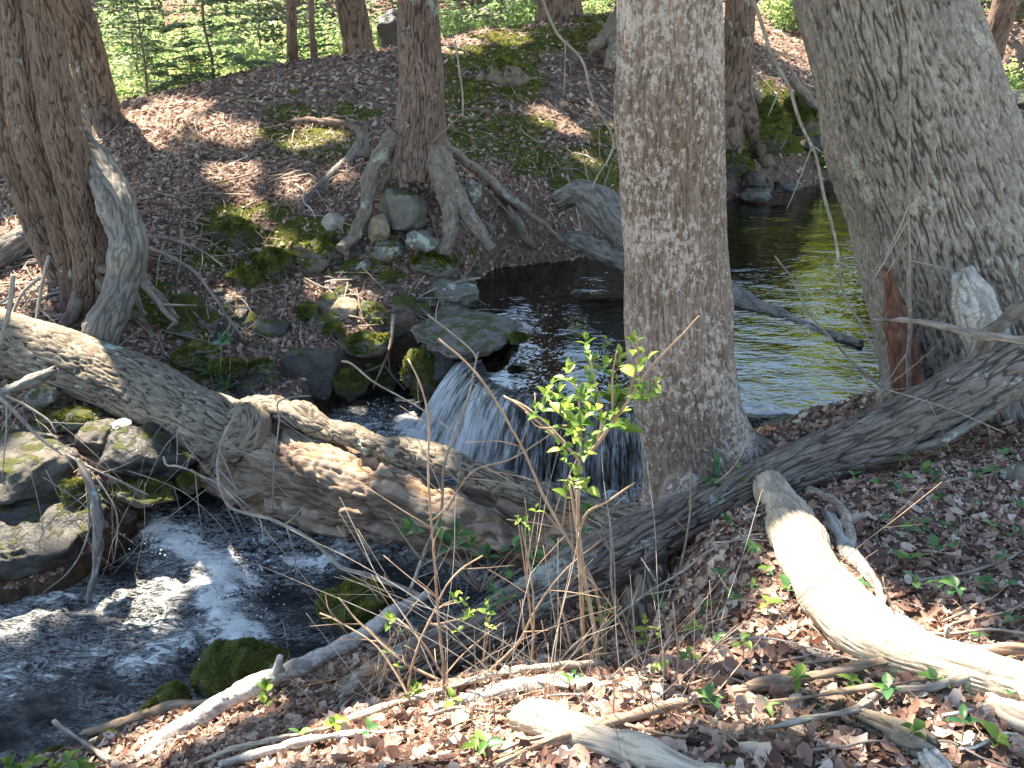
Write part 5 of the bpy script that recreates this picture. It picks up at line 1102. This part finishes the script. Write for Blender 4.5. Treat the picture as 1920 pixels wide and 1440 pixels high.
# the leafy shrub in front of the fall
sh = thing('leafy_shrub', 'bright green leafy shrub with opposite leaves standing in front of the waterfall', 'shrub', G(1117, 1335))
P = tr([(1117,1350),(1112,1300),(1097,1227),(1090,1120),(1085,1040),(1084,960),(1088,863)], 2.02, 2.12); P[0][2] = gz(P[0][0], P[0][1])[0] - .02
put('stem', tube(P, [.0072, .0068, .0064, .006, .0058, .0054, .005], 12, .02, disp=ridge(.0012, .01, .04), seed=4, wob=.01), M['tan'], sh)
P2 = tr([(1140,1330),(1120,1240),(1110,1150),(1092,1060),(1080,980),(1072,900)], 2.0, 2.15); put('stem', tube(P2, [.006]*5 + [.003], 10, .02, seed=6, wob=.015), M['tan'], sh)
SB = [([(1088,863),(1120,833),(1150,790),(1175,755),(1207,708),(1257,653),(1280,630),(1312,592)], 4.4, 1.8), ([(1088,863),(1060,835),(1030,810),(1000,785),(975,762),(947,744)], 3.2, 1.8),
 ([(1088,863),(1088,820),(1086,780),(1080,730),(1062,708)], 3, 1.6), ([(1120,833),(1128,790),(1122,750),(1112,700),(1102,655),(1098,640)], 3, 1.5), ([(1150,790),(1148,740),(1150,700),(1158,660)], 2.6, 1.4),
 ([(1175,755),(1185,715),(1192,670),(1190,630)], 2.8, 1.5), ([(1062,780),(1040,760),(1020,740)], 2, 1.4), ([(1084,960),(1078,920),(1068,890)], 2, 1.4), ([(1086,1000),(1100,960),(1140,937),(1190,903)], 3, 1.8),
 ([(1207,708),(1225,712),(1240,712)], 1.8, 1.4), ([(1086,800),(1060,798),(1010,800),(985,770)], 2, 1.4)]
ends = []
for pts, a, b in SB:
    Pb = tr(pts, 2.12, 2.12 + rng.uniform(-.12, .16)); rr = np.array([rad(p, q) for p, q in zip(Pb, np.linspace(a, b, len(Pb)))])
    put('side_branch', tube(Pb, rr, 8, .015, seed=int(a * 9), wob=.008), M['tan'], sh); ends.append((Pb[-1], Pb[-1] - Pb[-2]))
for (px, py, n, s) in [(1190,650,3,26),(1100,650,3,24),(1100,690,3,27),(1160,680,3,27),(1130,690,3,30),(1190,700,3,30),(1215,665,2,22),(1060,705,3,25),(1045,740,2,26),(1020,735,3,23),(1012,775,3,25),(1000,770,2,20),
    (1050,770,3,28),(1075,755,3,27),(1092,745,2,27),(1110,735,3,28),(1145,735,3,32),(1160,760,3,32),(1185,740,3,30),(1205,740,3,27),(1218,728,2,22),(1060,795,3,26),(1082,800,3,28),(1098,770,3,28),(1075,825,3,28),
    (1130,800,3,30),(1150,785,3,30),(1120,760,2,30),(1100,840,2,24),(1052,835,2,24),(1062,860,2,22),(1078,800,2,26),(1230,712,2,17),(1088,845,2,22),(1090,885,2,26),(1075,905,3,26),(1100,910,2,24),(1060,925,2,22),(1140,640,2,18),(1170,800,2,26),(1118,820,2,24),(1040,810,2,22)]:
    p = W(px, py + 8, 2.12 + rng.uniform(-.13, .16)); leafy_tip(sh, p, (rng.normal(0, .35), rng.normal(0, .3), 1), n, rad(p, s * 1.22), LMG, .018)
# young leaves on the other stems
YL = [(985,975,2,22,2.1),(992,990,2,18,2.1),(1000,965,2,16,2.1),(780,740,2,12,2.15),(905,1040,2,14,2.1),(860,1135,2,18,2.1),(870,1160,3,22,2.08),(845,1150,2,18,2.1),(855,1185,2,16,2.1),(910,1150,3,20,2.08),(912,1172,2,18,2.08),
 (730,1165,3,24,2.2),(735,1185,2,24,2.2),(575,1125,2,22,2.4),(725,1225,2,16,2.1),(745,1245,2,16,2.1),(1105,1145,3,26,2.3),(1130,1160,2,24,2.3),(1090,1160,2,22,2.3),(1210,1180,3,22,2.1),(1215,1205,2,20,2.1),(1230,1190,2,20,2.1),
 (1140,1150,2,20,2.2),(1012,960,2,16,2.15),(500,1305,3,30,2.5),(495,1320,3,34,2.5),(510,1345,2,26,2.5),(1080,960,2,24,2.2),(1085,985,2,22,2.2)]
for j, (px, py, n, s, Y) in enumerate(YL):
    pass
def sprig(name, label, base, tips, cat='sapling', meshes=LMG, group=None):
    o = thing(name, label, cat, base, group)
    for k, (p, n, s) in enumerate(tips):
        mid = (np.asarray(base) + p) / 2 + rng.normal(0, .012, 3)
        put('stem', tube([base, mid, p], [.0024, .002, .0012], 6, .03, seed=k, wob=.006), M['tan'], o)
        leafy_tip(o, p, (p - mid) + np.array([0, 0, .05]), n, s, meshes, .014)
    return o
def Tp(px, py, Y, n, s): p = W(px, py, Y); return (p, n, rad(p, s))
sprig('young_shoot', 'leafy shoot tip left of the leafy shrub before the rotten log', W(1000, 1200, 2.05), [Tp(985,985,2.08,2,20), Tp(1005,960,2.12,2,16), Tp(972,980,2.1,2,14)], 'shoot')
sprig('young_shoot', 'drooping shoot with round new leaves over the dark water', W(800, 1170, 2.1), [Tp(850,1125,2.1,3,17), Tp(870,1160,2.1,3,22), Tp(852,1185,2.1,2,18), Tp(868,1130,2.1,2,15)], 'shoot')
sprig('young_shoot', 'shoot with paired new leaves right of the drooping one', W(905, 1250, 2.05), [Tp(912,1150,2.08,3,19), Tp(915,1175,2.08,2,17)], 'shoot')
sprig('young_shoot', 'short green shoot over the pale branch by the mossy stone', W(760, 1290, 2.1), [Tp(730,1170,2.15,3,24), Tp(722,1225,2.12,2,15), Tp(748,1250,2.1,2,15)], 'shoot')
sprig('young_shoot', 'shoot with large bright leaves before the slanting log', W(1150, 1300, 2.1), [Tp(1105,1145,2.25,3,26), Tp(1135,1150,2.25,2,22), Tp(1125,1165,2.2,2,22)], 'shoot')
sprig('young_shoot', 'bright shoot right of the slanting log shadow', W(1240, 1320, 1.95), [Tp(1210,1180,2.08,3,22), Tp(1232,1192,2.08,2,18), Tp(1208,1205,2.05,2,20)], 'shoot')
sprig('climbing_shoot', 'toothed bright leaves hanging below the pale branch', W(540, 1400, 2.35), [Tp(500,1300,2.45,3,30), Tp(498,1325,2.45,2,34), Tp(512,1348,2.42,2,26), Tp(508,1372,2.4,2,24)], 'shoot')
sprig('low_shrub', 'dark green low shrub before the rotten log', W(900, 1110, 2.9), [Tp(775,1000,2.95,3,36), Tp(825,990,2.95,3,36), Tp(860,1005,2.95,3,36), Tp(885,1030,2.9,3,34), Tp(845,1030,2.9,3,32), Tp(915,1045,2.9,3,30), Tp(960,1030,2.9,3,30), Tp(985,1005,2.9,3,28), Tp(1000,1050,2.85,3,28), Tp(950,1070,2.85,2,26), Tp(1050,1030,2.9,2,30), Tp(1095,1000,2.9,2,28), Tp(1095,960,2.9,3,28)], 'shrub', LMD)
sprig('low_shrub', 'small green sprig over the dark gap left of the slanting log', W(980, 1180, 2.5), [Tp(925,1115,2.55,3,26), Tp(950,1125,2.55,2,24), Tp(930,1135,2.5,2,24)], 'shrub', LMD)
sprig('low_shrub', 'green sprig at the foot of the maple beside the slanting log', G(1370, 880), [Tp(1345,870,3.1,2,26), Tp(1330,900,3.05,2,24), Tp(1390,885,3.1,2,22), Tp(1350,895,3.1,2,24)], 'shrub', LMD)
sprig('low_plant', 'green leafy plant among the rocks above the fallen log', W(420, 745, 5.3), [Tp(415,645,5.45,2,30), Tp(430,640,5.45,2,26), Tp(410,715,5.3,2,24), Tp(422,730,5.3,2,24), Tp(395,700,5.35,2,22), Tp(430,715,5.3,2,20)], 'plant', LMD)
sprig('shore_plant', 'bright leaves in sun at the bottom left corner', WZ(60, 1500, -1.0), [Tp(px, py, 2.2, 2, 34) for px, py in ((20,1440),(60,1435),(95,1445),(130,1428),(150,1440),(170,1445),(40,1450),(110,1450))], 'plant')
# seedlings on the near bank
SL = [(1480,815),(1455,850),(1395,925),(1350,905),(1600,900),(1590,855),(1640,935),(1700,880),(1690,905),(1730,885),(1760,940),(1820,905),(1850,915),(1875,870),(1770,1005),(1720,985),(1640,985),(1700,1010),(1750,1050),(1715,1055),(1790,1060),
 (1840,1095),(1660,1065),(1710,1110),(1850,1010),(1900,1010),(1800,960),(1885,960),(1905,1110),(1740,1120),(1480,1080),(1430,1080),(1410,1040),(1400,1120),(1370,1150),(1440,1150),(1480,1120),(1300,1190),(1340,1210),(1390,1240),(1320,1160),
 (1360,1100),(1400,1060),(1290,1240),(1240,1150),(1180,1180),(1660,1320),(1590,1290),(1740,1290),(1480,1290),(1330,1335),(1250,1290),(1440,1330),(1860,1390),(1800,1400),(1700,1420),(1900,1330),(880,1425),(930,1415),(850,1330),(700,1390),(620,1385),(560,1400),(790,1310),(1280,1010),(1300,950),(1385,985),(1550,1180),(1600,1110),(1865,1060),(1690,950),(1745,905),(1800,1130),(1905,1180),(1840,1200),(1120,1240),(1060,1300)]
for k, (px, py) in enumerate(SL):
    b = G(px, py + 8)
    if poly_sd(b[:1], b[1:2], LO)[0] < .02: continue
    br = (py > 1120 and px < 1500) or py > 1280
    o = thing('seedling', 'green seedling sprouting ' + near(px, py), 'seedling', b, 'green seedlings ' + near(px, py))
    h = random.uniform(.03, .08); tip = b + np.array([rng.normal(0, .015), rng.normal(0, .01), h])
    put('stem', tube([b, (b + tip) / 2 + rng.normal(0, .004, 3), tip], [.0016, .0014, .001], 5, .02), M['tan'], o)
    nl2 = random.randint(3, 5); a0 = rng.uniform(0, 6.28)
    for i in range(nl2):
        a = a0 + i * 6.28 / nl2 + rng.normal(0, .3)
        add_leaf(o, tip - np.array([0, 0, .01 * (i % 2)]), (math.cos(a), math.sin(a), rng.uniform(0, .7)), random.uniform(.026, .05), LMG if br and k % 2 else LMD, roll=random.uniform(-.4, .4))

# little creeping evergreen sprays between the long sticks
for k, (px, py, lb) in enumerate([(1540,1350,'dark feathery moss spray under the long sticks'), (1640,1280,'dark feathery spray against the bleached log'), (1480,1385,'largest feathery moss spray below the sticks'), (1380,1400,'feathery moss spray left of the others at the bottom'), (1790,1310,'feathery spray between the two long sticks')]):
    b = G(px, py); Vv, Ff = [], []; o_ = 0
    for j in range(60):
        c = b + np.array([rng.normal(0, .05), rng.normal(0, .04), rng.uniform(.01, .05)]); d = rng.normal(size=3); d[2] = abs(d[2]) * .5; d /= np.linalg.norm(d)
        for i in range(12):
            q = c + d * i * .004; e = np.cross(d, [0, 0, 1]) * (.004 if i % 2 else -.004) + rng.normal(0, .0012, 3)
            Vv += [q, q + d * .0022, q + e + d * .002]; Ff.append((o_, o_ + 1, o_ + 2)); o_ += 3
    ob = mk('feathery_moss', Vv, Ff, M['needle'], origin=b, attrs={'rnd': rng.uniform(0, .35, len(Vv))}); tag(ob, lb, kind='stuff')

# ---------------------------------------------------------------- beyond the knoll
def sapling_geo(seed, h=2.0):
    r_ = np.random.default_rng(seed); V = []; nb = 34
    for i in range(nb):
        z = h * (.06 + .9 * i / nb) + r_.normal(0, .02); a = i * 2.4 + r_.normal(0, .3); L = h * .42 * (1 - z / h * .8) * r_.uniform(.7, 1.15) + .06
        d = np.array([math.cos(a), math.sin(a), r_.uniform(-.08, .25)]); s = np.array([-math.sin(a), math.cos(a), 0])
        m = int(22 + L * 170); t_ = r_.uniform(.08, 1, m); sd = r_.uniform(-1, 1, m) * .30 * L * (1.05 - t_)
        pos = np.array([0, 0, z]) + d * (L * t_)[:, None] + s * sd[:, None] + np.c_[0 * t_, 0 * t_, -.12 * L * t_ ** 2 + r_.normal(0, .008, m)]
        dr = d * .6 + s * np.sign(sd)[:, None] * .8 + r_.normal(0, .2, (m, 3)); dr /= np.linalg.norm(dr, axis=1)[:, None]
        w2 = np.cross(dr, [0, 0, 1.]); w2 += r_.normal(0, .55, (m, 3)); ll = r_.uniform(.04, .09, m)[:, None]; ww = ll * .26
        V.append(np.stack([pos - dr * ll * .5, pos + w2 * ww, pos + dr * ll * .5, pos - w2 * ww], 1))
    V = np.concatenate(V); n = len(V); return V.reshape(-1, 3), np.arange(n * 4).reshape(n, 4), np.repeat(np.clip(r_.normal(.5, .25, n), 0, 1), 4)
def branches_geo(seed, h):
    r_ = np.random.default_rng(seed); nb = 34; gs = []
    for i in range(nb):
        z = h * (.06 + .9 * i / nb) + r_.normal(0, .02); a = i * 2.4 + r_.normal(0, .3); L = h * .42 * (1 - z / h * .8) * r_.uniform(.7, 1.15) + .06
        if i % 2 == 0: gs.append(tube([[0, 0, z], [math.cos(a) * L * .85, math.sin(a) * L * .85, z + .02]], [.006, .002], 4, .3, cap=(False, False)))
    return join(gs)
SAP = []
for k in range(3):
    h = 2.0; r0 = thing('hemlock_sapling', 'x', 'sapling', (0, 0, 0)); v, f, rn = sapling_geo(300 + k, h)
    put('stem', tube([[0, 0, -.1], [.03, .02, h * .5], [0, 0, h]], [.016, .011, .003], 8, .1, wob=.03, seed=k), M['hemlock2'], r0)
    put('twigs', branches_geo(300 + k, h), M['twig'], r0)['kind'] = 'stuff'
    mk('needles', v, f, M['needle'], r0, attrs={'rnd': rn}); SAP.append(r0)
def copy_tree(o, loc, sc, rot):
    c = o.copy(); C.objects.link(c); c.location = [float(q) for q in loc]; c.scale = (sc, sc, sc); c.rotation_euler = (0, 0, rot)
    for ch in o.children:
        d = ch.copy(); C.objects.link(d); d.parent = c
    return c
SP_ = [(405,160,12.2,1.05,'tallest hemlock sapling standing just behind the knoll crest'),(283,200,11.6,.75,'shorter hemlock sapling left of the tallest on the crest'),(250,120,15.0,.9,'hemlock sapling behind the brown tree at left'),
 (480,110,15.5,.9,'hemlock sapling right of the tallest one'),(610,105,16.0,.85,'hemlock sapling between thin trunk and crest tree'),
 (440,30,21,1.2,'farthest hemlock sapling by the far stream'),(860,50,15.5,.55,'low hemlock sapling beyond the crest right of the straddling tree'),(845,-10,18,.8,'hemlock sapling high behind the crest'),(700,60,17.0,.8,'hemlock sapling right of the crest tree'),
 (215,60,19.0,1.0,'hemlock sapling at the far left beyond the trunks'),(960,20,17.5,.6,'low hemlock sapling before the pale boulder'),(1430,-60,19,.9,'hemlock sapling on the sunlit far slope'),(1885,0,19,.9,'hemlock sapling at the upper right corner'),(370,190,12.0,.35,'tiny hemlock seedling on the crest line')]
for k, (px, py, Y, sc, lb) in enumerate(SP_):
    p = W(px, py, Y); p[2] = gz(p[0], p[1])[0]
    sc *= 1.3
    o = SAP[k] if k < 3 else copy_tree(SAP[k % 3], p, sc, rng.uniform(0, 6.28))
    o.location = [float(q) for q in p]; o.scale = (sc * rng.uniform(.85, 1.3), sc * rng.uniform(.85, 1.3), sc * rng.uniform(.8, 1.1)); o.rotation_euler = (rng.normal(0, .06), rng.normal(0, .06), rng.uniform(0, 6.28)); o['label'] = lb
def bush_geo(seed, R_=.7, n=1500, size=.035, asp=.5):
    r_ = np.random.default_rng(seed); nc = 26; cc_ = r_.normal(0, .42, (nc, 3)) * R_; cc_[:, 2] = np.abs(cc_[:, 2]) * 1.1 + .2 * R_
    k = r_.integers(0, nc, n); P = cc_[k] + r_.normal(0, .14, (n, 3)) * R_; P[:, 2] = np.maximum(P[:, 2], .03)
    V, F = quads(P, size, asp, 1.1); return V, F, np.repeat(np.clip(r_.normal(.5, .22, nc)[k] + r_.normal(0, .12, n), 0, 1), 4)
BU = [(300,120,15.5,1.0,'tall yellow green bush left of the tallest sapling'),(470,80,17,1.05,'tall yellow green bush behind the tallest sapling'),(380,10,19,1.3,'tallest yellow green bush by the far stream'),(240,60,16.5,1.0,'tall yellow green bush close behind the left brown tree'),(600,70,16.2,.8,'tall bush between the two slim trunks and the crest tree'),(640,60,17.5,.9,'bright blue green shrub between slim trunk and crest tree'),(715,60,16.5,.8,'bright green shrub right beside the crest tree'),(590,20,20,1.0,'bright green shrub behind the thin trunk'),(520,20,22,1.2,'yellow green shrub high behind the saplings'),
 (860,80,14.8,.5,'low bright shrub right of the straddling tree on the crest'),(980,60,15,.5,'bright plants before the stout trunk on the crest'),(1110,5,16,.6,'bright yellow green plants right of the stout trunk'),(260,170,13.5,.5,'pale green low bush beside the left brown tree'),
 (330,160,13.8,.6,'green low bush in front of the dark far boulder'),(430,150,14,.55,'green low bush at the foot of the tallest sapling'),(220,90,17,.9,'leafy bush right of the left brown tree'),(300,20,22,1.1,'leafy bush below the far leafy slope'),(8,300,9.6,.28,'small bright patch of plants at the left edge'),
 (1560,250,11.2,.25,'low evergreen plant on the far shore beside the grey tree'),(1500,-10,16,.5,'yellow green sunlit plants on the far slope'),(1905,85,17,.5,'green plants behind the leaning trunk at right'),(400,60,19,.9,'leafy bush behind the tallest sapling'),(230,-10,24,1.2,'far bush on the leafy slope left of the saplings'),(680,0,24,1.2,'far bright bush above the crest tree'),(900,-10,22,1.1,'far bright bush above the pale boulder'),(470,150,13.2,.4,'grassy green bush at the crest right of the tallest sapling'),(380,110,16,.7,'pale bush among the saplings behind the crest')]
for k, (px, py, Y, Rb, lb) in enumerate(BU):
    p = W(px, py, Y); p[2] = gz(p[0], p[1])[0]; v, f, rn = bush_geo(400 + k, Rb * 1.25, int(900 + 1100 * Rb), .022 + .0013 * Y, .55)
    o = thing('bright_bush', lb, 'bush', p); mk('foliage', v + p, f, M['greenA'], o, smooth=False, attrs={'rnd': rn}, origin=p)
    gs = [tube([p, p + np.array([rng.normal(0, .3), rng.normal(0, .3), .8]) * Rb], [.01, .004], 5, .2, seed=j, wob=.03) for j in range(6)]
    put('twigs', join(gs), M['twig'], o)['kind'] = 'stuff'
# woods in the distance (they also stand in the pool's reflection)
TB = []
for k in range(3):
    r0 = thing('woodland_tree', 'x', 'tree', (0, 0, 0)); H = 8.0; r_ = np.random.default_rng(500 + k)
    put('trunk', tube([[0, 0, -.4], [.1, .05, H * .5], [0, .1, H * .95]], [.20, .14, .03], 12, .4, wob=.1, seed=k), M['hemlock2'], r0)
    gs = []; cs2 = []
    for i in range(18):
        z = H * (.28 + .68 * i / 18); a = i * 2.4; L = H * .28 * (1.15 - .7 * i / 18) * r_.uniform(.7, 1.2); e = np.array([math.cos(a) * L, math.sin(a) * L, z + L * .35])
        gs.append(tube([[0, 0, z - .3], e * np.array([.5, .5, 1]) - np.array([0, 0, .15]), e], [.05, .03, .01], 5, .4)); cs2 += [e, e * np.array([.6, .6, 1])]
    put('limbs', join(gs), M['hemlock2'], r0)['kind'] = 'stuff'
    cs2 = np.array(cs2); n = 5600; kk = r_.integers(0, len(cs2), n); P = cs2[kk] + r_.normal(0, .42, (n, 3)) * np.array([1, 1, .6])
    V, F = quads(P, .15, .6, .7); mk('crown', V, F, M['spring'], r0, smooth=False, attrs={'rnd': np.repeat(np.clip(r_.normal(.5, .2, len(cs2))[kk] + r_.normal(0, .1, n), 0, 1), 4)}); TB.append(r0)
spots_ = [(x_, y_) for y_ in (21.5, 26.5, 31) for x_ in (4.5, 7.0, 9.5, 12.0)] + [(x_, y_) for y_ in (24, 29, 35, 43) for x_ in np.arange(-.85 * y_, .95 * y_, 4.6 + y_ * .06)]
j = 0
for x_, y_ in spots_:
    x2, y2 = x_ + rng.normal(0, 1.0), y_ + rng.normal(0, 1.2)
    if y2 < 27 and -9 < x2 < 1.5: continue
    z = gz(x2, y2)[0]; sc = rng.uniform(.8, 1.15) * (1 if y_ > 30 else .85)
    if .12 < x2 / y2 < .6: sc = min(sc, (-.78 + .44 * math.hypot(x2 - 1.8, y2 - 5.5) - z) / 8.3 * rng.uniform(.85, 1.05))
    o = TB[j] if j < 3 else copy_tree(TB[j % 3], (x2, y2, z), sc, rng.uniform(0, 6.28))
    o.location = (float(x2), float(y2), float(z)); o.scale = (sc,) * 3; o['label'] = 'leafing woodland tree on the slope beyond the far stream'; o['group'] = 'woodland trees beyond the streams'; j += 1

# the tangle of thin bare shoots at the bank lip, and drooping twigs at the left bank
LM4 = [(690,1330,'from the left end of the bank lip'),(800,1300,'left of the budded brown stem'),(900,1300,'behind the old half buried log'),(1010,1280,'left of the leafy shrub base'),(1150,1290,'right beside the leafy shrub base'),(1280,1290,'towards the bleached log')]
LM5 = [(20,800,'at the left edge over the boulder'),(130,840,'beside the dead hanging root'),(250,880,'over the huge dark boulder'),(380,880,'below the burl of the fallen log')]
for k in range(86):
    if k < 66:
        px, py = random.uniform(600, 1330), random.uniform(1240, 1380); b = G(px, py); h = random.uniform(.12, .42) if k < 30 else random.uniform(.2, .6); lean = rng.normal(0, .35 if k < 30 else .75, 2); q = [b, b + np.array([lean[0] * h * .5, lean[1] * h * .4, h * .55]), b + np.array([lean[0] * h * 1.2, lean[1] * h, h])]
        r0 = random.uniform(.0010, .0019); nm, lb, gp, ct = 'bare_shoot', 'thin bare shoot growing ' + near2(px, py, LM4), 'bare shoots ' + near2(px, py, LM4), 'shoot'
    else:
        px, py = random.uniform(-20, 460), random.uniform(760, 930); b = W(px, py, random.uniform(3.8, 4.1)); L = random.uniform(.25, .7); d = np.array([rng.uniform(-.6, 1.0), -.2, -rng.uniform(.1, .9)]); d /= np.linalg.norm(d)
        q = [b, b + d * L * .5 + rng.normal(0, .04, 3), b + d * L + np.array([0, 0, -.08])]
        r0 = random.uniform(.0016, .003); nm, lb, gp, ct = 'drooping_twig', 'thin dead twig drooping ' + near2(px, py, LM5), 'drooping twigs ' + near2(px, py, LM5), 'twig'
    o = thing(nm, lb, ct, q[0], gp); m = random.choice([M['twig'], M['tan'], M['twig']])
    put('stem', tube(q, [r0, r0 * .8, r0 * .4], 6, .03, seed=k, wob=.02), m, o)
    Q, qr = resample(q, [r0, r0 * .8, r0 * .4], np.linspace(0, plen(q), 30))
    for j in range(random.randint(2, 5)):
        i = random.randint(6, 26); sd = rng.normal(size=3); d2 = Q[i + 1] - Q[i]; d2 /= np.linalg.norm(d2); ln = random.uniform(.04, .16)
        put('side_twig', tube([Q[i], Q[i] + (d2 * .6 + sd * .35) * ln * .5, Q[i] + (d2 + sd * .6) * ln], [qr[i] * .7, qr[i] * .5, qr[i] * .3], 4, .04, seed=j), m, o)
# dry tan needle sprays caught in the stems
for k, (px, py, Y, lb) in enumerate([(690, 1262, 2.12, 'upper dry tan needle spray caught in the stems at the bank lip'), (735, 1320, 2.02, 'lower dry tan needle spray lying against the pale stick')]):
    b = W(px, py, Y); Vv = []
    for j in range(70):
        d = np.array([rng.uniform(-1.0, .1), rng.normal(0, .4), rng.uniform(-.8, .35)]); d /= np.linalg.norm(d); L = rng.uniform(.04, .09); c = b + np.array([rng.uniform(0, .07), rng.normal(0, .01), rng.uniform(0, .04)]); s2 = np.cross(d, [0, 1, .2]); s2 = s2 / np.linalg.norm(s2) * .0011
        Vv += [c - s2, c + s2, c + d * L]
    ob = mk('dry_needle_spray', np.array(Vv), np.arange(210).reshape(70, 3), M['straw'], origin=b, attrs={'rnd': np.repeat(rng.uniform(.3, 1, 70), 3)}); tag(ob, lb, kind='stuff')
